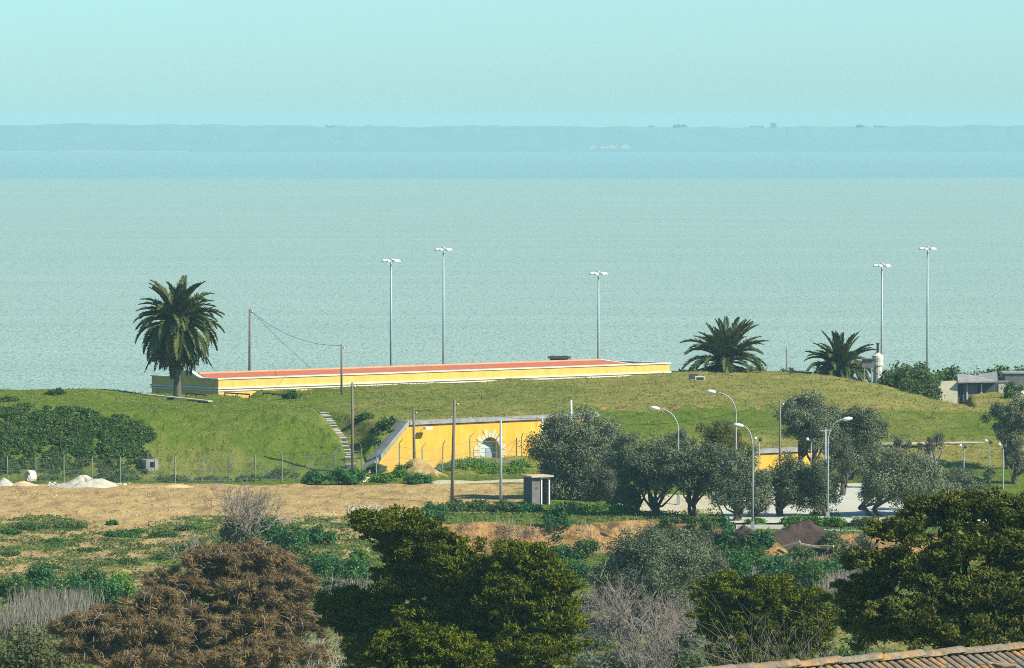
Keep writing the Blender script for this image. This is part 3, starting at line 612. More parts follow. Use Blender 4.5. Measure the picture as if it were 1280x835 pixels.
# ------------------------------------------------------------------ fence
def fence(pts, step, label, gap=2.05):
    pts = [np.array(p[:2], float) for p in pts]; c = np.array([*pts[0], G(*pts[0])]); t = thing('wire_fence', c, label, 'fence')
    P = []; carry = 0
    for a, b in zip(pts[:-1], pts[1:]):
        n = max(1, int(round(np.linalg.norm(b - a) / step)))
        P += [a + (b - a) * k / n for k in range(n)]
    P.append(pts[-1]); P = [np.array([p[0], p[1], G(*p)]) for p in P]
    pm = MB().box((0, 0, 1.05), (.075, .075, 2.5)); pm.tube([(0, 0, 2.28), (.02, -.05, 2.40), (.05, -.42, 2.78)], [.038, .038, .028], 4); pm = pm.mesh('post')
    for i, p in enumerate(P):
        o = link('post', pm, M['grey_post'], t); o.location = p - c; d = P[min(i + 1, len(P) - 1)] - P[max(i - 1, 0)]; o.rotation_euler = (0, math.radians(RNG.normal() * 1.2), math.atan2(d[1], d[0]) + .5 * RNG.normal() + (0.9 if i % 3 else -.6))
    ws = MB()
    for z in (.15, 1.1, 2.05):
        for a, b in zip(P[:-1], P[1:]): ws.tube([a - c + [0, 0, z], b - c + [0, 0, z]], .014, 4, False)
    ws.build('line_wire', M['grey_post'], t)
    ln = MB(); r = .0045
    for a, b in zip(P[:-1], P[1:]):
        d = b - a; L = np.linalg.norm(d); n = int(L / .14)
        for k in range(n):
            for s_ in (1, -1):
                q0 = (k + .5) / n; q1 = q0 + s_ * 1.9 / L
                z0, z1 = .15, 2.05
                if q1 > 1: z1 = z0 + 1.9 * (1 - q0) / (q1 - q0); q1 = 1
                if q1 < 0: z1 = z0 + 1.9 * q0 / (q0 - q1); q1 = 0
                ln.tube([a - c + d * q0 + [0, 0, z0], a - c + d * q1 + [0, 0, z1]], r, 3, False)
    ln.build('chain_link', M['grey_post'], t, kind='stuff')
M['grey_post'] = surf('grey_green_post', (.20, .22, .20), (.14, .16, .15), 3, .9)
fence([ground(-60, 604), ground(185, 603), ground(452, 594)], 2.45, 'chain link fence with angled post tops along the foot of the left rampart')
fence([foot(470, 501.5), foot(528, 506), foot(552.5, 508.5), foot(588, 510.8), foot(652, 514.5)], 2.9, 'chain link fence in front of the yellow bunker wall')

# ------------------------------------------------------------------ hut by the track
b = ground(676, 631); hut = thing('hut', b, 'small grey guard hut with flat pale roof and open doorway', 'hut', None, math.radians(28))
hw, hd, hh = 1.6, 1.45, 2.2
MB().box((-hw / 2 + .06, hd / 2 - 0.0, hh / 2), (.12, hd - .24, hh)).build('side_wall', M['dark_conc'], hut)  # left wall's shade is put into its darker colour
MB().box((hw / 2 - .06, hd / 2, hh / 2), (.12, hd - .24, hh)).build('side_wall', M['grey_conc'], hut)
MB().box((0, hd - .06, hh / 2), (hw, .12, hh)).build('back_wall', M['grey_conc'], hut)
MB().box((-.40, .06, hh / 2), (hw - .80, .12, hh)).build('front_wall', M['grey_conc'], hut)
MB().box((-.42, -.01, 1.35), (.22, .04, .13)).build('vent', M['darksteel'], hut)
MB().box((0.04, -.0, hh / 2), (.09, .16, hh)).build('door_post', M['lampglass'], hut); MB().box((hw / 2 - .05, -.0, hh / 2), (.1, .16, hh)).build('door_post', M['lampglass'], hut)
MB().box((.40, 0, hh - .05), (.62, .14, .1)).build('lintel', M['lampglass'], hut)
MB().box((0, hd / 2 - .1, hh + .09), (hw + .42, hd + .45, .14)).build('roof', M['pale_wood'], hut)

# ------------------------------------------------------------------ odds and ends round the rampart
a, b = at(178, 492.5, 541), at(263, 501.5, 534); d = b - a; L = np.linalg.norm(d); c = (a + b) / 2; gz_ = G(c[0], c[1])
t = thing('plank_bench', (c[0], c[1], gz_), 'long pale plank laid over dark blocks at the palm foot', 'bench'); rz = math.atan2(d[1], d[0])
ax = np.array([d / L, np.cross([0, 0, 1], d / L) / np.linalg.norm(np.cross([0, 0, 1], d / L)), [0, 0, 1.0]])
MB().box((0, 0, c[2] - gz_), (L, .55, .10), ax=ax).build('plank', M['pale_wood'], t)
for q in (-.08, .22, .32, .44):
    e = d * q; hgt = max(.25, c[2] + e[2] - gz_); MB().box((e[0], e[1], hgt / 2 - .25), (.5, .5, hgt + .35), rz).build('block', M['dark_conc'], t)
def rail(x0, y0, x1, y1, Y0, Y1, label):
    a, b = at(x0, y0, Y0), at(x1, y1, Y1); t = thing('low_rail', (a[0], a[1], G(a[0], a[1])), label, 'rail'); o = np.array(t.location)
    MB().tube([a - o, b - o], .07, 6).build('bar', M['rust'], t)
    for q in (a, (a + b) / 2, b): MB().tube([(q[0] - o[0], q[1] - o[1], q[2] - o[2] - .9), q - o], .06, 6).build('post', M['rust'], t)
rail(233, 491, 258, 494, 550, 548, 'low rusty pipe rail behind the palm trunk'); rail(281, 491, 312, 493, 555, 553, 'low rusty rail at the lit building corner')
rail(329, 491, 352, 493, 556, 555, 'low rusty rail beyond the tall wooden pole')
b = ground(190.5, 590); t = thing('culvert_box', b, 'small concrete culvert box with dark square opening below the rampart', 'culvert', None, math.radians(24))
bx = MB(); bx.box((-.40, .6, .50), (.32, 1.2, 1.0)); bx.box((.40, .6, .50), (.32, 1.2, 1.0)); bx.box((0, .62, .90), (.478, 1.16, .18)); bx.box((0, .62, .16), (.478, 1.16, .3)); bx.box((0, 1.1, .56), (.478, .2, .48)); bx.build('concrete_body', M['concrete'], t)
MB().box((0, .9, .56), (.46, .1, .46)).build('dark_plate', M['darksteel'], t)  # dark plate standing inside the square opening
b = ground(38, 604); t = thing('concrete_pipe', b, 'short white concrete pipe ring lying by the sand heap', 'pipe', None, math.radians(35))
V = []; n = 20
for x, r in ((-.3, .55), (.3, .55), (.3, .44), (-.3, .44)): V += [(x, r * math.cos(2 * math.pi * k / n), .53 + r * math.sin(2 * math.pi * k / n)) for k in range(n)]
MB().add(V, [(i * n + k, i * n + (k + 1) % n, ((i + 1) % 4) * n + (k + 1) % n, ((i + 1) % 4) * n + k) for i in range(4) for k in range(n)]).build('pipe', M['white'], t)
def heap(px, py, wpx, hgt, depth, mt, name, label, cat='heap', seed=0, Y=None):
    c = ground(px, py) if Y is None else foot(px, Y); rx = wpx / 2 * c[1] / F; n, mrg = 56, 18; V = [(0, 0, hgt)]; Fq = []
    for j in range(1, mrg + 1):
        for k in range(n):
            r = j / mrg; a = 2 * math.pi * k / n; x, y = rx * r * math.cos(a), depth * r * math.sin(a)
            f = (1 - r) ** 1.15 * (1 + .3 * float(vn(x * 1.3 + seed, y * 1.3, seed))) + .20 * float(fbm(np.array(x * 2.2), np.array(y * 2.2 + seed), seed + 5)) * (1 - r)
            V.append((x, y, G(c[0] + x, c[1] + y) - c[2] + hgt * f - (.08 if j == mrg else 0)))
    for k in range(n): Fq.append((0, 1 + k, 1 + (k + 1) % n))
    for j in range(mrg - 1):
        for k in range(n): Fq.append((1 + j * n + k, 1 + (j + 1) * n + k, 1 + (j + 1) * n + (k + 1) % n, 1 + j * n + (k + 1) % n))
    return MB().add(V, Fq).build(name, M[mt], None, c, smooth=True, label=label, category=cat)
heap(106, 607, 86, .95, 2.2, 'gravel', 'gravel_heap', 'low heap of white gravel at the yard edge', seed=1)
heap(5, 606, 34, .55, 1.6, 'gravel', 'gravel_heap', 'small pale heap beside the concrete pipe ring', seed=2)
heap(30, 607, 40, .42, 1.6, 'sand', 'sand_heap', 'small heap of orange sand before the pipe ring', seed=3)
heap(222, 608, 44, .2, 1.0, 'sand', 'sand_heap', 'thin spread of orange sand below the culvert box', seed=4)
heap(1003, 683, 92, 1.15, 2.4, 'soil', 'soil_heap', 'heap of dark brown soil at the edge of the bank', seed=5, Y=438.5)
heap(930, 676, 44, .6, 1.6, 'soil', 'soil_heap', 'smaller dark soil heap under the kerb lamp', seed=6, Y=439)
def stones(px0, px1, py0, py1, n, s, mt, name, label, seed):
    rng = np.random.default_rng(seed); mb = MB(); c = ground((px0 + px1) / 2, (py0 + py1) / 2)
    for _ in range(n):
        q = ground(px0 + (px1 - px0) * rng.random(), py0 + (py1 - py0) * rng.random()) - c; r = s * (.4 + rng.random())
        mb.box(q + [0, 0, r * .2], (r * (1 + rng.random()), r, r * .6), rng.random() * 3)
    mb.build(name, M[mt], None, c, label=label, category='rubble', kind='stuff')
stones(434, 478, 632, 643, 170, .12, 'gravel', 'rubble', 'patch of white rubble on the bare yard', 11)
stones(60, 162, 604, 608, 40, .18, 'white', 'rubble', 'white stones scattered round the gravel heap', 12)
stones(0, 560, 606, 660, 420, .09, 'gravel', 'stones', 'small pale stones strewn over the bare yard', 13)
stones(560, 620, 526, 520, 26, .10, 'gravel', 'stones', 'pale stones on the turf behind the bunker coping', 14)
stones(440, 480, 596, 603, 25, .2, 'white', 'rubble', 'pale rubble between the green mounds by the fence', 15)
# timber and pipe by the dark soil
for i, (x0, y0, x1, y1, lab) in enumerate([(978, 683, 1000, 677, 'pale plank propped on the dark soil heap'), (1000, 680, 1036, 686, 'long pale plank lying below the dark soil heap'), (1020, 683, 1042, 683, 'weathered board beside the long plank')]):
    a, b = at(x0, y0, 436.2 - i * .2), at(x1, y1, 435.8 - i * .3); c = (a + b) / 2; d = b - a; L = np.linalg.norm(d); x_ = d / L; y_ = np.cross([0, 0, 1], x_); y_ /= np.linalg.norm(y_)
    MB().box((0, 0, 0), (L, .22, .14), ax=np.array([x_, y_, np.cross(x_, y_)])).build('plank', M['pale_wood'], None, c, label=lab, category='plank')
a, b = at(981, 664.5, 441.5), at(1078, 665.5, 441.5); c = (a + b) / 2
MB().tube([a - c, b - c], .2, 12).build('steel_pipe', surf('blue_grey_steel', (.36, .43, .48), (.3, .37, .42), 2, .5, .2), None, c, smooth=False, label='long blue grey steel pipe lying behind the dark soil', category='pipe')
a, b = at(925, 661, 442.8), at(974, 661, 442.8); c = (a + b) / 2; c[2] = G(c[0], c[1])
MB().box((0, 0, .12), (3.6, .5, .34)).build('kerb', M['white'], None, c, label='short pale kerb at the lamp foot', category='kerb')

# ------------------------------------------------------------------ objects on the right crest
b = foot(875, 585); b[2] = G(b[0], b[1]); t = thing('hatch', b, 'small white framed hatch on the grass below the low palm', 'hatch')
zc = topz(477, 585) - b[2]
zc = max(zc, .35); MB().box((0, 0, zc - .2), (1.0, .9, .6)).build('frame', M['white'], t); MB().box((0, -.46, zc - .12), (.7, .05, .26)).build('opening', M['darksteel'], t)
MB().box((-.65, .9, zc + .05), (.9, .5, .5)).build('lid', M['dark_conc'], t)
b = foot(1085, 589); t = thing('notice_board', b, 'grey wooden board on two posts beside the low palm', 'board')
zt_, zb_ = topz(449, 589) - b[2], topz(459.5, 589) - b[2]
MB().box((0, 0, (zt_ + zb_) / 2), (1.25, .12, zt_ - zb_)).build('board', M['grey_conc'], t); MB().box((0, -.02, zt_ + .04), (1.5, .5, .08)).build('cap', M['wood'], t)
for x in (-.36, .36): MB().box((x, .02, zb_ / 2 - .2), (.13, .13, zb_ + .4)).build('post', M['concrete'], t)
b = foot(1097, 606); t = thing('vent_stack', (b[0], 606, topz(458, 606)), 'white bottle-shaped vent with dark pipe on top', 'vent')
MB().lathe([(.48, -3.5), (.48, .05), (.60, .1), (.60, .35), (.5, .42), (.56, .5), (.60, .9), (.56, 1.12), (.3, 1.3), (.22, 1.42)], 16).build('body', M['white'], t, smooth=False)
MB().tube([(0, 0, 1.4), (0, 0, 2.35)], [.15, .14], 9).build('pipe', M['darksteel'], t); MB().lathe([(.2, 0), (.2, .12), (.12, .16)], 9, (0, 0, 2.3)).build('cap', M['rust'], t)
# ruined sheds
Yr = 604
def px_x(px, Y=Yr): return (px - 640) / F * Y * 1.0012
t = thing('ruined_wall', (px_x(1180), Yr, 11.5), 'pale sloping wall stub lit by the sun beside the ruined shed', 'wall')
z0, z1 = topz(500, Yr) - 11.5, topz(476, Yr) - 11.5; xw = px_x(1180)
MB().prism([(px_x(1164) - xw, z0 - 1), (px_x(1197) - xw, z0 - 1), (px_x(1197) - xw, z1 - .1), (px_x(1194) - xw, z1), (px_x(1178) - xw, z1 - .05), (px_x(1164) - xw, z0 + .35)], (0, 0, 0), (1, 0.1, 0), Z3, (0, -1, 0), .5).build('wall', surf('cream_render', (.62, .56, .38), (.5, .46, .32), 1.2, .95, third=(.3, .28, .2)), t)
MB().prism([(px_x(1163) - xw, z0 + .37), (px_x(1178) - xw, z1), (px_x(1178) - xw, z1 + .18), (px_x(1162) - xw, z0 + .5)], (0, -.06, 0), (1, 0.1, 0), Z3, (0, -1, 0), .7).build('coping', M['concrete'], t)
t = thing('ruined_shed', (px_x(1222), Yr, 11.5), 'dark roofless looking shed with sagging grey roof among the bushes', 'shed'); xw = px_x(1222)
zt2 = topz(478, Yr) - 11.5
MB().box((px_x(1222) - xw, .6, (zt2 - .6) / 2), (px_x(1247) - px_x(1197), .3, zt2 + .6)).build('wall', M['dark_conc'], t)
MB().box((px_x(1213) - xw, .40, zt2 * .5), (1.5, .2, zt2 * .8)).build('door', M['grey_conc'], t)
MB().box((px_x(1209) - xw, .30, zt2 * .55), (.13, .2, zt2 * .7)).build('door_post', M['white'], t); MB().box((px_x(1227) - xw, .30, zt2 * .55), (.16, .2, zt2 * .75)).build('door_post', M['white'], t)
MB().add([(px_x(1197) - xw, -.3, zt2 + .05), (px_x(1247) - xw, -.3, zt2 + .15), (px_x(1250) - xw, 4, zt2 + 1.0), (px_x(1222) - xw, 4.2, zt2 + .55), (px_x(1200) - xw, 4, zt2 + .75), (px_x(1197) - xw, -.3, zt2 - .08), (px_x(1247) - xw, -.3, zt2 + .0), (px_x(1250) - xw, 4, zt2 + .85), (px_x(1222) - xw, 4.2, zt2 + .4), (px_x(1200) - xw, 4, zt2 + .6)],
         [(0, 1, 2, 3, 4), (9, 8, 7, 6, 5), (0, 5, 6, 1), (1, 6, 7, 2), (2, 7, 8, 3), (3, 8, 9, 4), (4, 9, 5, 0)]).build('roof', M['concrete'], t)
t = thing('pillar', (px_x(1252), Yr - 1.5, 11.5), 'square cream pillar at the end of the dark shed', 'pillar')
MB().box((0, 0, zt2 * .5), (.95, .6, zt2 + .2)).build('shaft', M['pale_conc'], t); MB().box((0, 0, zt2 + .16), (1.15, .8, .12)).build('cap', M['concrete'], t)
t = thing('ruined_house', (px_x(1275), Yr + 3, 11.5), 'blocky grey house shell behind the cream pillar', 'house')
zt3 = topz(467, Yr + 3) - 11.5
MB().box((.2, 2, zt3 / 2 - .5), (3.0, 4, zt3 + 1)).build('wall', M['grey_conc'], t); MB().box((-.1, 2, zt3 + .06), (2.9, 4.3, .12)).build('roof', M['concrete'], t)
MB().box((1.1, -.02, zt3 * .5), (.5, .1, zt3 * .6)).build('door', M['white'], t)
stones(1262, 1280, 493, 488, 25, .3, 'white', 'rubble', 'white rubble in front of the grey house shell', 16)

# ------------------------------------------------------------------ vegetation
def bent(rng, a, b, n=5, wob=.08):
    a, b = np.array(a, float), np.array(b, float); L = np.linalg.norm(b - a)
    return [a + (b - a) * k / n + (rng.normal(size=3) * wob * L * math.sin(math.pi * k / n)) for k in range(n + 1)]
def olive(px, Y, ytop, ybot, halfw, mt, label, seed, dens=1.0, trunk_px=None, leaf=.30, bark='bark', stems=2, group='olive trees round the concrete yard', name='olive_tree', r0=.22, gap=.0, cat='tree'):
    rng = np.random.default_rng(seed); b = foot(px if trunk_px is None else trunk_px, Y)
    zt_, zb_ = topz(ytop, Y), topz(ybot, Y); cx = (px - 640) / F * Y * 1.0012
    c = np.array([cx, Y + (rng.random() - .5), (zt_ + zb_) / 2]) - b; rx = halfw * Y / F; rz = (zt_ - zb_) / 2; rad = np.array([rx, rx * .9, rz])
    rad = rad * 1.06; nl = 8; n = int(np.clip(4.2 * dens * (rx * rx + 2 * rx * rz), 14, 230))
    lob = unit(rng.normal(size=(nl, 3)) + [0, 0, .1]) * rad * (.30 + .30 * rng.random((nl, 1))); lob[0] *= 0
    lr = .42 + .16 * rng.random(nl); li = rng.integers(nl, size=n)
    dirs = unit(rng.normal(size=(n, 3)) + [0, 0, .2]); rr = .45 + .55 * rng.random(n) ** .6
    cr = (.13 + .13 * rng.random(n)) * (rx * rx * rz) ** (1 / 3) + .10
    C = c + lob[li] + dirs * (rr * lr[li])[:, None] * rad
    t = thing(name, b, label, cat, group)
    V, Fq = clumps(rng, C, cr, int((210 * (cr.mean() / .7) ** 1.5 + 46) * (1.0 if Y > 400 else 1.4)), leaf * .64, leaf * .28, .8, .75, .35)
    link('crown', npmesh('crown', V, Fq), M[mt], t)
    tk = MB(); k0 = 0
    fork = c * np.array([.35, .35, 0]) + np.array([0, 0, max(.5, (c[2] - rz) * .75)])
    for s_ in range(stems):
        o = np.array([rng.normal() * .18, rng.normal() * .18, -.2]) if stems > 1 else np.array([0, 0, -.2])
        f = fork + np.array([rng.normal() * .35 * rx * .5, rng.normal() * .3, rng.random() * .3]) * (stems > 1)
        P = bent(rng, o, f, 4, .06); tk.tube(P, np.linspace(r0, r0 * .7, 5), 7)
        for k in range(max(3, 12 // stems)):
            e = C[rng.integers(len(C))]; m_ = f + (e - f) * .5 + rng.normal(size=3) * .25
            tk.tube([f, f + (m_ - f) * .5 + rng.normal(size=3) * .1, m_, e], [r0 * .55, r0 * .42, r0 * .28, .02], 5)
    link('trunk', tk.mesh('trunk', True), M[bark], t)
    return t
def shrub(cx, cy, rx, ry, h, mt, label, seed, group, leaf=.22, n=None, per=60, name='shrub', lift=0.0, cat='shrub'):
    rng = np.random.default_rng(seed); b = np.array([cx, cy, G(cx, cy)]); n = n or int(np.clip(9 * rx * ry + 10, 9, 130)); C = []; R = []
    for _ in range(n):
        a = rng.random() * 6.283; r = math.sqrt(rng.random()) * (.8 + .35 * float(vn(math.cos(a) * 1.7 + seed, math.sin(a) * 1.7, seed))); x, y = rx * r * math.cos(a), ry * r * math.sin(a)
        C.append((x, y, G(cx + x, cy + y) - b[2] + lift + h * (1 - .75 * min(1, r * r)) * (.35 + .6 * rng.random()))); R.append((.2 + .18 * rng.random()) * (min(rx, ry) * h * rx) ** (1 / 3) + .12)
    V, Fq = clumps(rng, np.array(C), np.array(R), per, leaf, leaf * .6, .8, .8, .4)
    t = thing(name, b, label, cat, group); link('foliage', npmesh('foliage', V, Fq), M[mt], t)
    tk = MB()
    for k in range(6): tk.tube(bent(rng, (rng.normal() * .15, rng.normal() * .15, -.1), C[rng.integers(n)], 3, .1), [.04, .03, .02, .01], 4, False)
    link('stem', tk.mesh('stem'), M['bark'], t); return t
def shrub_px(px, py, hw, hpx, mt, label, seed, group, depth=None, **k):
    g = ground(px, py); rx = hw * g[1] / F; h = hpx * g[1] / F
    return shrub(g[0], g[1] + (depth or rx) * .5, rx, depth or rx, h, mt, label, seed, group, **k)
def bare(px, Y, ytop, halfw, mt, label, seed, depth=5, stems=7, r0=.05, group=None, base=None, side=.42, name='bare_shrub', lean=0.0):
    rng = np.random.default_rng(seed); b = foot(px, Y) if base is None else base; H = topz(ytop, Y) - b[2]; W_ = halfw * Y / F
    t = thing(name, b, label, 'shrub', group); parts = {0: MB(), 1: MB()}
    def go(p, d, L, r, k):
        d = unit(d + rng.normal(size=3) * .14); m = p + d * L * .5 + rng.normal(size=3) * L * .05; e = p + d * L
        parts[0 if k >= depth - 1 else 1].tube([p, m, e], [r, r * .9, r * .8], 5 if k >= depth - 1 else 3, False)
        if k <= 0: return
        for _ in range(2 if rng.random() < .55 else 3):
            go(e if rng.random() < .7 else m, d + rng.normal(size=3) * side + [0, 0, .10], L * (.66 + .22 * rng.random()), r * .74, k - 1)
    for s_ in range(stems):
        a = rng.random() * 6.283; sp = .75 * math.sqrt(rng.random())
        go(np.array([math.cos(a) * .2, math.sin(a) * .2, -.1]), np.array([math.cos(a) * sp * W_ / H * 1.5 + lean, math.sin(a) * sp * .8, 1.0]), H * .34, r0 * 1.15, depth)
    link('stem', parts[0].mesh('stem'), M[mt], t); link('twigs', parts[1].mesh('twigs'), M[mt], t, kind='stuff'); return t
def reeds(px0, px1, py0, py1, n, h, mt, label, seed, name='dry_reeds'):
    rng = np.random.default_rng(seed); P = []; c = ground((px0 + px1) / 2, (py0 + py1) / 2)
    for _ in range(28):
        g = ground(px0 + (px1 - px0) * rng.random(), py0 + (py1 - py0) * rng.random()); P.append(g)
    P = np.array(P); idx = rng.integers(len(P), size=n); Q = P[idx] + rng.normal(size=(n, 3)) * [.7, .7, 0]; Q[:, 2] = height(Q[:, 0], Q[:, 1])
    L = h * (.5 + .6 * rng.random(n)); T = unit(np.array([0, 0, 1.0]) + rng.normal(size=(n, 3)) * .2); N = unit(rng.normal(size=(n, 3)) * [1, 1, .1])
    V, Fq = leaves(Q + T * (L / 2)[:, None] - c, T, N, L, .025 + .04 * rng.random(n)); link(name, npmesh(name, V, Fq), M[mt], None, c, label=label, category='reeds', kind='stuff')

# --- palms
def frond(rng, L, elev, curl, old=False):
    n = 26; P = [np.zeros(3)]; a = elev
    for k in range(n):
        P.append(P[-1] + (L / n) * np.array([math.cos(a), 0, math.sin(a)])); a -= curl / n * (.5 + 1.0 * k / n)
        a = max(a, -1.5)
    P = np.array(P); mb = MB(); mb.tube(P[::4].tolist() + [P[-1]], np.linspace(.045, .01, len(P[::4]) + 1), 4, False); V0 = mb
    pos = []; T = []; N = []; Ls = []
    for k in range(3, n + 1):
        t = unit(P[k] - P[k - 1]); upv = unit(np.cross(np.array([0, 1.0, 0]), t)) * -1; s = k / n
        for j in range(3):
            for sd in (-1, 1):
                l = (.72 * math.sin(math.pi * (.12 + .82 * s)) + .16) * (.8 + .35 * rng.random()) * (L / 4.5); d = unit(t * (.75 + .5 * s) + np.array([0, sd, 0]) * .8 + upv * (.30 if not old else -.25) + rng.normal(size=3) * .10)
                pp = P[k - 1] + (P[k] - P[k - 1]) * (j / 3.0); pos.append(pp + d * l / 2); T.append(d); Ls.append(l); N.append(unit(upv + np.array([0, -sd * .5, 0]) + rng.normal(size=3) * .3))
    V, Fq = leaves(np.array(pos), np.array(T), np.array(N), np.array(Ls), np.full(len(pos), .125))
    return mb.add(V, Fq.tolist()).mesh('frond')
def palm(px, Y, ycrown, label, seed, L, classes, trunk_r=.36, yb=None, group='date palms on the ramparts', z_off=0.0, skew=0.0):
    rng = np.random.default_rng(seed); b = foot(px, Y); H = topz(ycrown, Y) - b[2]; t = thing('palm_tree', b, label, 'palm', group)
    prof = [(trunk_r * 1.25, -.3), (trunk_r, .4)] + [(trunk_r * (.95 + .06 * (k % 2)), .4 + (H - .4) * k / 14.) for k in range(1, 14)] + [(trunk_r * 1.5, H - .3), (trunk_r * 1.6, H + .3), (.1, H + .7)]
    MB().lathe(prof, 12).build('trunk', M['palmtrunk'], t, smooth=False)
    for (e0, e1, cnt, curl, ls, old) in classes:
        ms = [frond(rng, L * ls, math.radians(e0 + (e1 - e0) * (k + .5) / 2), curl, old) for k in range(2)]
        for m in ms: m.materials.append(M['palm_old' if old else 'palm'])
        for k in range(cnt):
            o = link('frond', ms[k % 2], None, t); az = k * 2 * math.pi / cnt + rng.normal() * .22 + e0
            o.location = (math.cos(az) * .18, math.sin(az) * .18, H + rng.normal() * .18 + (-.35 if old else .1)); o.rotation_euler = (rng.normal() * .12, rng.normal() * .10 - skew * math.cos(az), az); s_ = .86 + .26 * rng.random(); o.scale = (s_, s_, s_)
M['palmtrunk'] = surf('palm_trunk', (.15, .125, .10), (.085, .07, .058), 4, 1.0, bstr=.8, bdist=.08, stretch=(1, 1, 2.2))
palm(222, 545, 406, 'tall date palm with thick trunk and drooping skirt at the building end', 31, 4.5,
     [(68, 88, 13, .9, 1.0, False), (45, 66, 21, 1.3, 1.0, False), (20, 44, 22, 1.6, .98, False), (-5, 18, 21, 1.6, .95, False), (-30, -8, 20, 1.2, .97, False), (-62, -34, 24, .55, .98, True), (-84, -64, 16, .2, .80, True)], .36)
palm(907, 604, 452, 'broad low date palm on the crest past the yellow building', 32, 4.9,
     [(70, 88, 9, .5, 1.0, False), (50, 68, 14, .8, 1.02, False), (28, 48, 16, 1.2, 1.0, False), (6, 26, 16, 1.4, .95, False), (-18, 4, 20, 1.0, .9, True), (-45, -20, 18, .5, .75, True)], .5)
palm(1050, 600, 462, 'smaller low date palm beside the notice board', 33, 4.1,
     [(68, 88, 9, .6, .98, False), (48, 66, 13, .9, 1.0, False), (24, 46, 15, 1.3, 1.0, False), (2, 22, 17, 1.4, .95, False), (-22, 0, 20, .9, .95, True)], .45, skew=-.08)

# --- trees round the concrete yard and lawn
olive(725, 474, 514, 634, 72, 'olive', 'big grey-green olive spreading beside the hut', 101, 1.25, leaf=.30)
olive(762, 466, 570, 650, 38, 'greygreen', 'rounded pale olive bush right of the hut', 113, 1.0, leaf=.26)
olive(812, 455, 543, 634, 60, 'olive_d', 'dark olive with two leaning trunks over the earth bank', 102, 1.2, 826, leaf=.28, stems=2)
olive(878, 453, 555, 632, 56, 'olive_d', 'dark olive joining its neighbour above the cut bank', 103, 1.15, 868, leaf=.28)
olive(920, 447, 560, 652, 40, 'olive', 'slim-trunked olive beside the foot of the kerb lamp', 104, 1.0, 915, leaf=.27)
olive(792, 457, 592, 650, 28, 'olive_d', 'low dark olive bush at the foot of the leaning trunks', 125, 1.1, leaf=.27)
olive(948, 452, 590, 648, 22, 'olive', 'slender olive bush beside the kerb lamp', 127, 1.0, leaf=.26)
olive(846, 489, 531, 580, 34, 'olive_d', 'dark leafy tree directly under the lowest lamp arch', 105, 1.1, leaf=.28)
olive(908, 496, 531, 600, 46, 'yellowgreen', 'yellowish green bushy tree below the tallest street lamp', 106, .9, leaf=.28, group=None, name='bushy_tree')
olive(985, 452, 558, 656, 40, 'olive_d', 'narrow olive at the left edge of the concrete yard', 107, 1.2, 978, leaf=.27)
olive(1026, 451, 570, 654, 40, 'olive_d', 'olive in the middle of the concrete yard edge', 108, 1.15, 1030, leaf=.27)
olive(1112, 452, 564, 646, 68, 'olive', 'wide olive right of the bright concrete patch', 109, 1.15, 1103, leaf=.28)
olive(1020, 497, 489, 572, 50, 'olive', 'tall domed olive on the lawn, left half of the pair', 110, 1.2, 1023, leaf=.3, r0=.26)
olive(1074, 499, 492, 582, 44, 'olive_d', 'tall olive on the lawn, joined to the domed one', 115, 1.15, 1060, leaf=.3)
olive(1051, 478, 538, 600, 25, 'greygreen', 'small rounded grey-green tree below the tall olives', 111, 1.2, leaf=.24)
olive(1120, 488, 542, 586, 22, 'greygreen', 'small wispy pollard near the wide olive', 112, .8, leaf=.24, bark='palebark')
olive(1167, 478, 540, 574, 20, 'greygreen', 'pollard with thick pale trunk and small grey head', 116, .9, leaf=.24, bark='palebark', stems=3, r0=.2)
olive(1264, 506, 496, 560, 42, 'olive', 'spreading olive with bent trunks before the lawn wall', 117, .9, 1262, leaf=.3, stems=3, r0=.2)
olive(1268, 496, 548, 602, 24, 'greygreen', 'small grey tree under the spreading olive', 118, .8, 1270, leaf=.26)
olive(1222, 462, 584, 645, 46, 'olive_d', 'low dark olive behind the big right cypress', 119, 1.1, leaf=.28)
olive(1160, 458, 590, 645, 42, 'olive', 'low olive bush between pollard and right cypress', 120, 1.0, leaf=.28)
olive(1195, 478, 584, 618, 36, 'greygreen', 'small dark shrub at the base of the lamp posts', 124, 1.0, leaf=.24, name='shrub', cat='shrub', group=None)
olive(1078, 425, 658, 700, 28, 'greygreen', 'thin grey-green bush beside the dark soil heap', 121, .7, leaf=.22, group=None, name='bush')
olive(818, 380, 655, 800, 76, 'olive_d', 'large dark grey-green tree growing below the cut bank', 122, 1.35, leaf=.26, group=None)
olive(868, 384, 668, 775, 52, 'greygreen', 'paler grey-green tree leaning on the large dark one', 123, 1.2, leaf=.24, group=None)
# --- hedge behind the crest
LOOK = {'scrub': 'dark dull green', 'hedge': 'olive green'}
for i, (px, Y, ytop, hw) in enumerate([(1118, 612, 455, 26), (1150, 614, 458, 30), (1185, 616, 462, 28), (1215, 620, 468, 26), (1250, 622, 464, 28), (1280, 624, 462, 24), (1030, 616, 460, 30), (985, 618, 464, 34), (945, 617, 462, 30), (855, 612, 466, 18)]):
    b = foot(px, Y); shrub(b[0], Y, hw * Y / F, 2.4, topz(ytop, Y) - b[2] + .3, 'hedge' if i < 4 else 'scrub', LOOK['hedge' if i < 4 else 'scrub'] + ' overgrown hedge bush behind the ' + ('ruined sheds' if px > 1170 else 'vent stack' if px > 1100 else 'low palms'), 140 + i, 'hedge bushes behind the crest', leaf=.34, n=60, per=70)
shrub_px(1268, 497, 14, 20, 'scrub', 'dark round bush before the grey house shell', 151, None)
shrub_px(1200, 489, 7, 18, 'yellowgreen', 'small yellowish bush on the ruined wall end', 152, None, n=10)
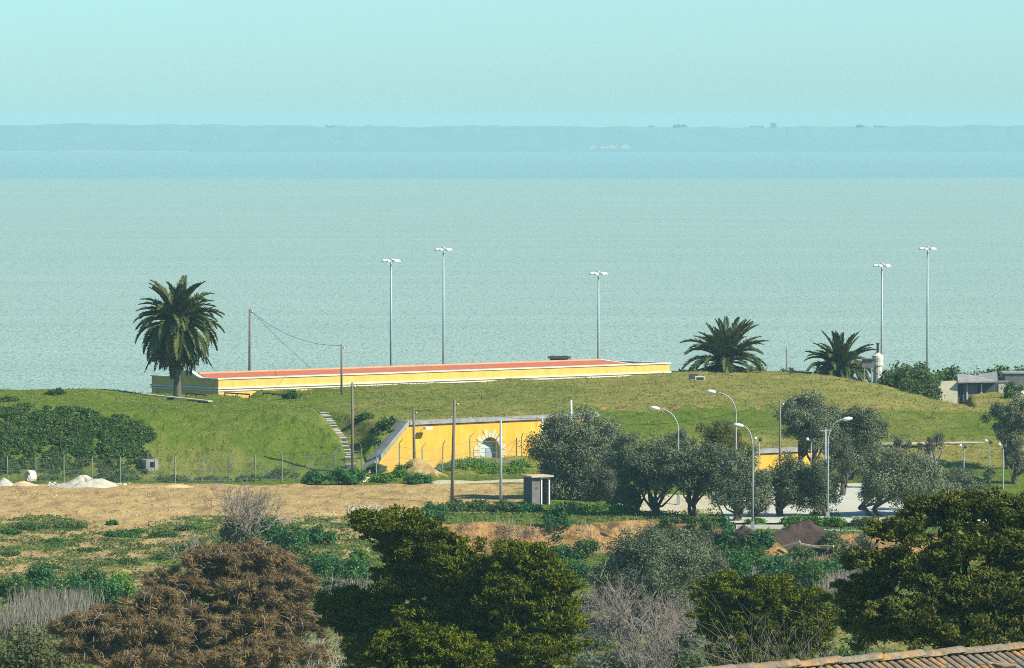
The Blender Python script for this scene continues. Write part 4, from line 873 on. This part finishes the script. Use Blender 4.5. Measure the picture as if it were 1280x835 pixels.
LOOK = {'scrub': 'dark dull green', 'ivy': 'glossy deep green', 'hedge': 'olive green', 'lime': 'bright fresh green', 'greygreen': 'dusty grey-green', 'yellowgreen': 'yellowish green'}
for i, (px, yt, hw) in enumerate([(1112, 459, 16), (1132, 455, 20), (1156, 459, 20), (1140, 466, 24)]):
    b = foot(px, 603 - i); shrub(b[0], 603 - i, hw * 603 / F, 1.6, topz(yt, 603) - b[2], 'hedge', 'olive green hedge bush between the vent stack and the ruined wall', 155 + i, 'hedge beside the vent stack', leaf=.28, n=60, per=90)
# --- scrub on the left rampart face
k = 0
rs_ = np.random.default_rng(159)
for i in range(240):
    py = 498 + 82 * rs_.random(); px = -5 + 192 * rs_.random()
    edge = min((py - (498 + 26 * px / 185)) / 16, (186 - px) / 22, (580 - py) / 14)
    if rs_.random() > edge: continue
    sz = rs_.random(); shrub_px(px, py, 5 + 11 * sz, 1.2 + 3.0 * rs_.random(), ('scrub', 'scrub', 'scrub', 'hedge')[i % 4], LOOK[('scrub', 'scrub', 'scrub', 'hedge')[i % 4]] + (' large' if sz > .6 else ' small') + ' scrub bush ' + ('high on' if py < 525 else 'midway up' if py < 552 else 'low on') + ' the left rampart face' + (' above the culvert box' if px > 130 else ' behind the gravel heap' if px > 60 else ' behind the pipe ring'), 160 + k, 'scrub on the left rampart', per=55, leaf=.2, n=12 + int(16 * sz)); k += 1
for px, py, hw, hp in [(395, 606, 17, 18), (425, 607, 18, 22), (445, 606, 14, 18)]:
    shrub_px(px, py, hw, hp, 'ivy', 'dense dark green bush at the fence foot by the stairway pole', 190 + k, 'green bushes below the stairway', leaf=.2, per=90); k += 1
for px, py, hw, hp in [(478, 603, 20, 8), (520, 605, 22, 12), (500, 596, 16, 8), (470, 592, 14, 10)]:
    shrub_px(px, py, hw, hp, 'lime' if k % 2 else 'ivy', LOOK['lime' if k % 2 else 'ivy'] + ' weed patch round the dumped earth', 190 + k, 'weeds round the earth mound', leaf=.2); k += 1
for px, py, hw, hp in [(565, 588, 26, 3), (605, 590, 28, 3.5), (640, 592, 22, 4), (590, 582, 26, 2.5), (650, 583, 16, 4)]:
    shrub_px(px, py, hw, hp, 'lime', 'fresh green weeds on the bank before the arched door', 190 + k, 'weeds before the arched door', leaf=.18, per=45); k += 1
for px, py, hw, hp in [(215, 603, 26, 5), (265, 602, 24, 4), (310, 602, 22, 5), (350, 600, 20, 5), (60, 601, 22, 5), (150, 602, 24, 6)]:
    shrub_px(px, py, hw, hp, 'scrub', 'low weeds along the fence foot', 190 + k, 'weeds along the fence', leaf=.18, per=35); k += 1
for i in range(26):
    px = -5 + 205 * rs_.random(); shrub_px(px, 578 + 22 * rs_.random(), 8 + 12 * rs_.random(), 1.5 + 2.5 * rs_.random(), ('hedge', 'scrub')[i % 2], LOOK[('hedge', 'scrub')[i % 2]] + ' creeping growth between the rampart scrub and the fence', 900 + i, 'creeping growth behind the fence', per=40, leaf=.18, n=16)
shrub_px(480, 545, 24, 10, 'scrub', 'dark scrub in the shaded gully beside the wing coping', 240, None, per=60)
shrub_px(455, 525, 14, 8, 'scrub', 'small scrub high in the shaded gully', 241, None, per=60); shrub_px(365, 499, 12, 9, 'scrub', 'small dark bush by the low rail at the gully head', 242, None)
shrub_px(70, 494, 11, 6, 'scrub', 'small dark bush on the left rampart top', 243, None)
# --- green lip and foot of the cut bank
for px, py, hw, hp, mt in [(545, 645, 18, 18, 'ivy'), (570, 640, 20, 14, 'hedge'), (600, 640, 22, 12, 'hedge'), (632, 641, 20, 12, 'hedge'), (660, 641, 20, 10, 'ivy'), (740, 640, 24, 7, 'lime'), (778, 642, 22, 8, 'lime'), (712, 638, 18, 6, 'hedge'), (530, 655, 14, 18, 'ivy'), (548, 664, 12, 16, 'scrub')]:
    shrub_px(px, py, hw, hp, mt, LOOK[mt] + ' leafy plant on the lip of the cut bank', 250 + k, 'plants on the bank lip', leaf=.2, per=70); k += 1
for px, py, hw, hp, mt in [(905, 694, 18, 22, 'ivy'), (930, 700, 18, 20, 'hedge'), (880, 690, 16, 14, 'scrub'), (955, 700, 18, 16, 'ivy'), (1045, 700, 18, 16, 'hedge')]:
    shrub_px(px, py, hw, hp, mt, LOOK[mt] + ' bush clinging to the bank beside the dark soil', 600 + k, 'bushes beside the dark soil', leaf=.2, per=80); k += 1
shrub_px(696, 668, 19, 32, 'ivy', 'rounded dark green bush hanging on the cut bank', 300, None, leaf=.2, per=80)
for px, py, hw, hp, mt in [(715, 735, 26, 45, 'ivy'), (735, 700, 22, 26, 'scrub'), (700, 700, 18, 20, 'ivy'), (920, 725, 26, 40, 'ivy'), (945, 715, 24, 30, 'scrub'), (975, 735, 30, 42, 'ivy'), (1010, 740, 30, 40, 'scrub'), (1035, 730, 24, 34, 'ivy'), (905, 700, 16, 22, 'scrub'), (1000, 705, 22, 18, 'hedge'), (1015, 762, 22, 26, 'lime'), (1075, 710, 30, 20, 'scrub'), (960, 760, 34, 30, 'scrub'), (890, 800, 22, 24, 'hedge')]:
    shrub_px(px, py, hw, hp, mt, LOOK[mt] + (' tall' if hp > 28 else ' low') + ' tangled bush on the slope under the cut bank', 310 + k, 'bushes on the lower slope', leaf=.2, per=80); k += 1
for px, py, hw, hp, mt in [(720, 790, 26, 26, 'greygreen'), (745, 815, 26, 24, 'hedge'), (850, 815, 30, 24, 'greygreen'), (890, 830, 30, 24, 'scrub'), (770, 840, 36, 22, 'greygreen'), (825, 845, 36, 22, 'scrub'), (735, 765, 20, 20, 'greygreen'), (880, 790, 22, 20, 'scrub'), (1045, 775, 26, 24, 'hedge'), (900, 768, 24, 22, 'ivy'), (1060, 755, 20, 22, 'greygreen'), (950, 780, 26, 24, 'greygreen'), (1000, 785, 30, 20, 'scrub')]:
    shrub_px(px, py, hw, hp, mt, LOOK[mt] + (' wide' if hw > 26 else ' narrow') + ' thicket bush low in the hollow', 700 + k, 'thicket bushes in the hollow', leaf=.18, per=80); k += 1
for px, py, hw, hp in [(865, 661, 12, 9), (888, 663, 12, 8), (840, 656, 14, 7)]:
    shrub_px(px, py, hw, hp, 'hedge', 'small green tuft above the bare earth edge', 330 + k, 'tufts on the earth edge', leaf=.18); k += 1
for px, py, hw, hp in [(1000, 660, 16, 12), (1022, 660, 18, 13), (1045, 661, 18, 12), (985, 661, 9, 11), (1080, 662, 18, 11), (945, 657, 14, 9)]:
    g = foot(px, 444.5); shrub(g[0], 444.8, hw * g[1] / F, .7, hp * g[1] / F, 'lime' if px < 1060 else 'hedge', 'clipped bright green hedge along the concrete yard', 350 + k, 'hedge along the concrete yard', leaf=.16, per=70, n=26); k += 1
# --- lower left slope
for px, py, hw, hp, mt in [(40, 664, 30, 10, 'scrub'), (85, 662, 26, 9, 'scrub'), (12, 668, 16, 9, 'ivy'), (150, 672, 22, 13, 'ivy'), (140, 657, 8, 8, 'ivy'), (170, 668, 12, 8, 'scrub'), (205, 672, 22, 10, 'scrub'), (235, 664, 16, 9, 'scrub'), (68, 678, 10, 6, 'ivy'), (110, 690, 14, 5, 'scrub'), (205, 700, 16, 10, 'hedge'), (160, 705, 14, 6, 'hedge'), (12, 695, 14, 6, 'hedge'), (60, 712, 16, 8, 'scrub')]:
    shrub_px(px, py, hw, hp * .4, mt, LOOK[mt] + (' broad' if hw > 17 else ' small') + ' bramble patch on the dry slope', 360 + k, 'bramble patches on the dry slope', leaf=.15, per=60, n=36); k += 1
for px, py, hw, hp, mt in [(15, 745, 24, 24, 'scrub'), (50, 738, 26, 32, 'ivy'), (90, 752, 28, 32, 'ivy'), (128, 762, 28, 40, 'ivy'), (150, 758, 18, 42, 'lime'), (30, 755, 26, 24, 'scrub'), (115, 735, 22, 22, 'scrub'), (70, 760, 26, 26, 'scrub')]:
    shrub_px(px, py, hw, hp, mt, LOOK[mt] + (' tall' if hp > 30 else ' low') + ' climbing bush at the foot of the dry slope', 390 + k, 'glossy bushes at the slope foot', leaf=.2, per=80); k += 1
for px, py, hw, hp, mt in [(300, 690, 30, 46, 'greygreen'), (330, 685, 30, 40, 'ivy'), (362, 692, 26, 32, 'ivy'), (398, 682, 24, 22, 'ivy'), (375, 712, 30, 26, 'hedge'), (410, 725, 30, 30, 'ivy'), (440, 735, 26, 34, 'ivy'), (415, 750, 26, 24, 'greygreen'), (350, 725, 30, 24, 'greygreen'), (450, 705, 14, 16, 'lime'), (385, 745, 22, 26, 'scrub')]:
    shrub_px(px, py, hw, hp, mt, LOOK[mt] + (' tall' if hp > 28 else ' low') + ' bush between withered conifer and dark cypress', 420 + k, 'bushes beside the withered conifer', leaf=.2, per=80); k += 1
M['yolive'] = foliage('dull_olive_leaves', (0.07, 0.078, 0.03), (0.15, 0.15, 0.065), 0.15, 0.5)
g = foot(38, 318); shrub(g[0], 318, 3.2, 3.0, topz(786, 318) - g[2] + .4, 'yolive', 'rounded dull olive bush in front of the dry reeds', 470, None, leaf=.22, n=150, per=120)
for px, Y, yt, hw, mt in [(405, 312, 790, 26, 'scrub'), (440, 305, 800, 24, 'ivy'), (385, 318, 800, 20, 'greygreen'), (1055, 300, 772, 24, 'scrub'), (1035, 290, 790, 22, 'greygreen'), (735, 300, 800, 22, 'greygreen'), (870, 310, 800, 22, 'scrub'), (1075, 310, 760, 20, 'hedge'), (860, 330, 770, 20, 'greygreen')]:
    g = foot(px, Y); shrub(g[0], Y, hw * Y / F, hw * Y / F, topz(yt, Y) - g[2], mt, LOOK[mt] + ' bush in the gap between the conifers', 800 + px, 'bushes between the conifers', leaf=.2, n=60, per=100)
reeds(-10, 105, 765, 800, 3600, 1.9, 'reed', 'grey dry reeds before the glossy green bushes', 471)
reeds(1042, 1092, 735, 755, 1600, 1.6, 'reed', 'pale dry reeds at the edge of the right cypress', 472)
reeds(380, 470, 735, 765, 900, 1.1, 'reed', 'pale dry stalks by the dark cypress shadow', 473); reeds(560, 900, 690, 676, 1000, .7, 'reed', 'dry stalks at the foot of the cut bank', 474)
reeds(900, 1030, 745, 700, 1500, .8, 'reed', 'dry stalks among the bushes below the dark soil', 475)
bare(312, 428, 605, 34, 'twig', 'leafless grey shrub rising over the green bushes', 480, 5, 9, .045)
bare(240, 405, 662, 26, 'paletwig', 'small bleached leafless sapling on the dry slope', 481, 4, 3, .04)
bare(795, 350, 735, 72, 'twig', 'wide leafless grey bush below the large dark tree', 482, 6, 12, .05, side=.5)
bare(835, 345, 775, 55, 'twig', 'tangled leafless bush near the tiled roof', 488, 5, 9, .045, side=.5)
bare(415, 300, 765, 36, 'paletwig', 'tangle of bleached leafless stems beside the dark cypress', 483, 5, 9, .04, side=.5)
bare(1012, 250, 765, 36, 'twig', 'leafless grey shrub in front of the middle cypress', 484, 5, 9, .016, side=.5)
bare(930, 250, 775, 22, 'paletwig', 'pale leafless sapling above the tiled roof', 485, 4, 4, .018)
# --- the conifers in front
def conifer(px, Y, lobes, mt, label, seed, name='cypress_tree', bark='bark', leaf=.17, wd=.36, per=150, dens=1.0, droop=0.0, cl=1.0, extra=None, group=None):
    """billowing conifer: lobes are (x, y, half width, half height, nearer by metres) of its masses of boughs"""
    rng = np.random.default_rng(seed); b = foot(px, Y); t = thing(name, b, label, 'tree', group); C = []; R = []; A = []; tk = MB(); IC = []; IR = []
    ztop = max(at(l[0], l[1], Y)[2] for l in lobes); H = ztop - b[2]
    tk.tube([(0, 0, -.3), rng.normal(size=3) * .2 + [0, 0, H * .4], rng.normal(size=3) * .3 + [0, 0, H * .8]], [.5, .36, .15], 9)
    for (lx, ly, hx, hy, nr_) in lobes:
        Yl = Y - nr_ * 1.3; c = at(lx, ly, Yl) - b; rx, rz = hx * .93 * Yl / F, hy * .9 * Yl / F; rad = np.array([rx, rx * .85, rz])
        o = np.array([0, 0, max(.5, min(H * .8, c[2] - rx * .5))]); tk.tube(bent(rng, o, c, 4, .06), np.linspace(.16, .06, 5), 5, False)
        n = int(np.clip(34 * dens * (rx * rz + .5) / cl ** 2, 14, 260)); d = unit(rng.normal(size=(n, 3)) + [.1, -.1, .35]); low = d[:, 2] < -.35; d[low & (rng.random(n) < .75), 2] *= -1
        shell = (.74 + .30 * rng.random(n)) * (1 + (.16 if droop == 0 else .34) * np.array([float(vn(q[0] * 3 + seed, q[2] * 3 + q[1] * 2, seed + 3)) for q in d]))
        P = c + d * shell[:, None] * rad; P = P + rng.normal(size=(n, 3)) * .12
        C.append(P); R.append(cl * (.22 + .26 * rng.random(n))); A.append(d * [1, 1, .4] + [0, 0, .45 - 1.6 * droop])
        for q in P[rng.integers(n, size=min(n, 16))]: tk.tube(bent(rng, c, q, 3, .08), [.05, .035, .02, .008], 4, False)
        m = n // 2; di = unit(rng.normal(size=(m, 3))); IC.append(c + di * (.25 + .40 * rng.random((m, 1))) * rad); IR.append(np.full(m, .5 * cl))
    C, R, A, IC, IR = [np.concatenate(q) for q in (C, R, A, IC, IR)]
    V, Fq = clumps(rng, C, R, per, leaf, leaf * wd, .5, .6, .8, A, .55)
    V2, F2 = clumps(rng, IC, IR, 34, .30, .12, .7, .8, .3)
    link('crown', npmesh('crown', np.concatenate([V, V2]), np.concatenate([Fq, F2 + len(V)])), M[mt], t); link('trunk', tk.mesh('trunk', True), M[bark], t)
    if extra: extra(rng, t, C, R, A)
    return t
conifer(555, 250, [(500, 668, 52, 32, 0), (466, 656, 24, 18, .5), (540, 692, 48, 38, .5), (585, 725, 55, 42, 1), (520, 730, 60, 42, 0), (455, 772, 60, 38, -1), (428, 764, 36, 26, -1), (600, 775, 60, 45, 1.5), (540, 790, 70, 45, 1), (590, 830, 80, 40, 2), (470, 815, 50, 30, 0)], 'cypress', 'large dark cypress with billowing boughs in front of the cut bank', 501)
conifer(668, 247, [(652, 706, 44, 32, 0), (690, 745, 36, 42, .5), (640, 755, 50, 45, .5), (690, 795, 40, 45, 1), (650, 825, 60, 40, 1.5)], 'cypress', 'second dark cypress crowding the large one on its sunny side', 502)
conifer(540, 205, [(525, 805, 55, 24, 0), (570, 825, 50, 26, .3), (490, 822, 36, 22, .2), (545, 850, 80, 26, .5)], 'cypress', 'sunlit young cypress at the foot of the large dark one', 506, cl=.85, leaf=.15)
conifer(955, 262, [(905, 742, 36, 26, 0), (950, 745, 48, 27, .3), (1000, 757, 42, 22, .3), (893, 780, 26, 26, .5), (940, 785, 46, 32, .7), (1005, 790, 40, 28, .6), (1036, 775, 16, 12, .3), (950, 820, 70, 26, .8)], 'cypress', 'middle cypress with flat spreading top above the tiled roof', 503, cl=.85, leaf=.16)
conifer(1215, 215, [(1180, 642, 52, 24, 0), (1245, 640, 50, 24, .3), (1290, 650, 50, 34, 0), (1120, 664, 40, 17, .4), (1195, 684, 72, 26, .8), (1098, 702, 42, 18, .6), (1270, 700, 55, 36, .7), (1150, 720, 60, 26, 1.0), (1078, 748, 40, 30, .4), (1230, 745, 65, 34, 1.4), (1140, 770, 66, 30, 1.5), (1090, 788, 42, 26, 1), (1210, 800, 80, 34, 2), (1290, 780, 50, 40, 1.5)], 'cypress_r', 'huge grey-olive cypress with tiered boughs behind the tiled roof', 504, leaf=.16, per=150)
def dead_twigs(rng, t, C, R, A):
    mb = MB()
    for i in rng.choice(len(C), 90, replace=False):
        p = C[i] + [0, 0, R[i] * .3]; d = unit(A[i] * [1, 1, 0] + rng.normal(size=3) * .4); l = .5 + .6 * rng.random()
        mb.tube([p, p + d * l * .4 + [0, 0, .22 * l], p + d * l * .8 + [0, 0, .15 * l], p + d * l * 1.1 - [0, 0, .25 * l]], [.02, .016, .012, .006], 3, False)
    link('bare_twigs', mb.mesh('bare_twigs'), M['paletwig'], t, kind='stuff')
conifer(285, 300, [(325, 702, 48, 20, 0), (265, 706, 50, 22, .3), (355, 735, 42, 26, .4), (300, 742, 60, 28, .8), (225, 735, 44, 24, .6), (365, 782, 38, 34, .8), (300, 790, 70, 36, 1.4), (230, 780, 56, 32, 1.2), (320, 825, 90, 30, 2), (235, 825, 60, 28, 1.8)], 'brown', 'withered brown conifer with drooping boughs and bleached twigs', 505, 'withered_conifer', 'palebark', .46, .07, 150, .8, .35, 1.0, dead_twigs)
conifer(150, 288, [(190, 758, 40, 20, 0), (130, 778, 46, 18, .3), (85, 784, 26, 10, .3), (175, 795, 60, 26, .8), (120, 812, 44, 22, .8), (185, 830, 70, 24, 1.3)], 'brown', 'lower withered brown conifer drooping beside the dull olive bush', 507, 'withered_conifer', 'palebark', .44, .07, 150, .8, .35, .95, dead_twigs)

# --- grass tufts over the turf and weeds over the dirt slope
def tufts(name, n, xr, yr, cond, hgt, mt, label, seed, wd=.10):
    rng = np.random.default_rng(seed); X = xr[0] + (xr[1] - xr[0]) * rng.random(n); Y = yr[0] + (yr[1] - yr[0]) * rng.random(n)
    k = cond(X, Y, cover(X, Y)); X, Y = X[k], Y[k]; Z = height(X, Y); n = len(X)
    L = hgt * (.5 + rng.random(n)); T = unit(np.stack([rng.normal(size=n), rng.normal(size=n), .55 * np.ones(n)], 1)); N = unit(np.stack([rng.normal(size=n) * .6 + .3, rng.normal(size=n) * .6 - .3, np.ones(n)], 1))
    V, Fq = leaves(np.stack([X, Y, Z], 1) + T * (L * .3)[:, None] + [0, 0, .03], T, N, L, wd * (1 + rng.random(n))); link(name, npmesh(name, V, Fq), M[mt], None, label=label, category='grass', kind='stuff')
tufts('grass', 60000, (-52, 52), (497, 604), lambda X, Y, c: (c[:, 0] < .4) & (c[:, 1] < .4) & (vn(X / 2.2, Y / 2.2, 90) > -.45), .17, 'grass', 'short tufted grass over the ramparts and lawn', 91, .07)
tufts('weeds', 130000, (-40, -6), (400, 462), lambda X, Y, c: (Y < yard_edge(X) + 1.6 * np.random.default_rng(6).normal(size=len(X))) & (fbm(X / 1.3, Y / 2.6, 53) < .55 * np.random.default_rng(5).normal(size=len(X)) - .12), .16, 'hedge', 'low weeds spread over the dry slope', 92, .09)
tufts('weeds', 40000, (-42, 46), (325, 404), lambda X, Y, c: np.abs(X) < Y * .1, .30, 'hedge', 'rank weeds on the floor of the hollow', 94, .14)
tufts('weeds', 26000, (-8, 42), (400, 460), lambda X, Y, c: (c[:, 0] < .5) & ~((X > 16.5) & (Y > 444)), .24, 'hedge', 'rough weeds on the bank lip and lower slope', 93, .10)

# ------------------------------------------------------------------ tiled roof in the foreground
RA, RE = at(830, 833, 100.0), at(1280, 798, 105.5); ur = RE - RA; ur[2] = 0; ur /= np.linalg.norm(ur); vr = np.array([ur[1], -ur[0], 0])
RZ = (RA[2] + RE[2]) / 2 - .20; o = RA - ur * 3.0; RL = 15.0; pit = math.radians(24); dn = vr * math.cos(pit) + np.array([0, 0, -math.sin(pit)]); nr = np.cross(ur, dn); nr = nr if nr[2] > 0 else -nr
house = thing('tiled_house', (o[0], o[1], 24.0), 'house with lichen-covered clay tile roof at the foot of the view', 'house')
rp = np.array([0, 0, RZ - 24.0])
dn2 = -vr * math.cos(pit) + np.array([0, 0, -math.sin(pit)]); SL = 5.2
sh = MB().add([rp, rp + ur * RL, rp + ur * RL + dn * SL, rp + dn * SL, rp + ur * RL + dn2 * SL, rp + dn2 * SL], [(0, 1, 2, 3), (1, 0, 5, 4)]).build('roof', M['tile'], house)
for s_ in (1, -1): 
    e = vr * s_ * 4.4; MB().prism([(.3, -3), (RL - .3, -3), (RL - .3, RZ - 24 - 2.1), (.3, RZ - 24 - 2.1)], e, ur, Z3, vr * s_, .3).build('wall', M['white'], house)
for q in (.3, RL - .3): MB().prism([(-4.1, -3), (4.1, -3), (4.1, RZ - 26.1), (0, RZ - 24.25), (-4.1, RZ - 26.1)], ur * q, vr, Z3, ur * (1 if q > 1 else -1), .3).build('gable_wall', M['white'], house)
def barrel(L, r0, r1, th=.02, n=6, arc=math.pi):
    V = []
    for x, r in ((0, r0), (L, r1)):
        for rr in (r, r - th):
            for k in range(n + 1): w = arc * (k / n - .5); V.append((x, rr * math.sin(w), .65 * rr * math.cos(w) - r * .1))
    m = n + 1; Fq = []
    for k in range(n): Fq += [(k, k + 1, 2 * m + k + 1, 2 * m + k), (m + k + 1, m + k, 3 * m + k, 3 * m + k + 1), (2 * m + k, 2 * m + k + 1, 3 * m + k + 1, 3 * m + k), (k + 1, k, m + k, m + k + 1)]
    return MB().add(V, Fq).mesh('tile')
bt = barrel(.46, .068, .084, n=5); bt.materials.append(M['tile']); rt = barrel(.56, .135, .155); rt.materials.append(M['tile'])
def place(o_, pos, x_, z_):
    y_ = np.cross(z_, x_); m = Matrix(((x_[0], y_[0], z_[0], pos[0]), (x_[1], y_[1], z_[1], pos[1]), (x_[2], y_[2], z_[2], pos[2]), (0, 0, 0, 1))); o_.matrix_local = m
rng = np.random.default_rng(77); cw = .19; ncol = int(RL / cw); far_mb = MB(); cnt = 0
bv = np.array([v.co[:] for v in bt.vertices]); bf = [tuple(p.vertices) for p in bt.polygons]
for j in range(13):
    for i in range(ncol):
        u_ = (i + .5) * cw; pos = rp + ur * u_ + dn * (.06 + j * .38 + rng.normal() * .008) + nr * (.0 + .012 * rng.random()); xx = unit(dn + ur * rng.normal() * .012 + nr * (.03 + .012 * rng.normal())); zz = unit(nr - xx * (nr @ xx))
        if j < 6 and 14 <= i < 64 and cnt < 300:
            cnt += 1; place(link('tile', bt, None, sh), pos, xx, zz)
        else: far_mb.add(pos + bv @ np.array([xx, np.cross(zz, xx), zz]), bf)
far_mb.build('outer_tiles', M['tile'], sh, kind='stuff')
for i in range(int(RL / .5)):
    pos = rp + ur * (i * .5) + np.array([0, 0, .05 + rng.normal() * .008]); xx = unit(ur + np.array([0, 0, .03 + rng.normal() * .01])); zz = unit(np.array([0, 0, 1.0]) - xx * xx[2]); place(link('ridge_tile', rt, None, sh), pos, xx, zz)
for px, py in ((1165, 815), (1250, 808)):
    e = at(px, py, 103.4 if px < 1200 else 104.4) - np.array([o[0], o[1], 24.0]); u_ = e @ ur; pos = rp + ur * u_ + dn * .62 + nr * .13
    vt = MB(); vt.add([pos - ur * .17 + dn * .16 - nr * .1, pos + ur * .17 + dn * .16 - nr * .1, pos + ur * .17 + dn * .16 + nr * .03, pos - ur * .17 + dn * .16 + nr * .03, pos - ur * .17 - dn * .3 - nr * .12, pos + ur * .17 - dn * .3 - nr * .12], [(0, 1, 2, 3), (3, 2, 5, 4), (0, 3, 4), (1, 5, 2)]).build('roof_vent', M['tile'], sh)
    MB().add([pos - ur * .15 + dn * .165 - nr * .08, pos + ur * .15 + dn * .165 - nr * .08, pos + ur * .15 + dn * .165 + nr * .01, pos - ur * .15 + dn * .165 + nr * .01], [(0, 1, 2, 3)]).build('vent_slot', M['darksteel'], sh)

# ------------------------------------------------------------------ air
hm, nt, out = new_mat('pale_haze'); vol = nt.nodes.new('ShaderNodeVolumePrincipled')
vol.inputs['Color'].default_value = (0.52, 0.96, 0.97, 1); vol.inputs['Density'].default_value = 0.000085; vol.inputs['Anisotropy'].default_value = 0.0
nt.links.new(vol.outputs[0], out.inputs['Volume'])
MB().box((0, 6290, 29.5), (14600, 12880, 73)).build('haze', hm, kind='stuff')
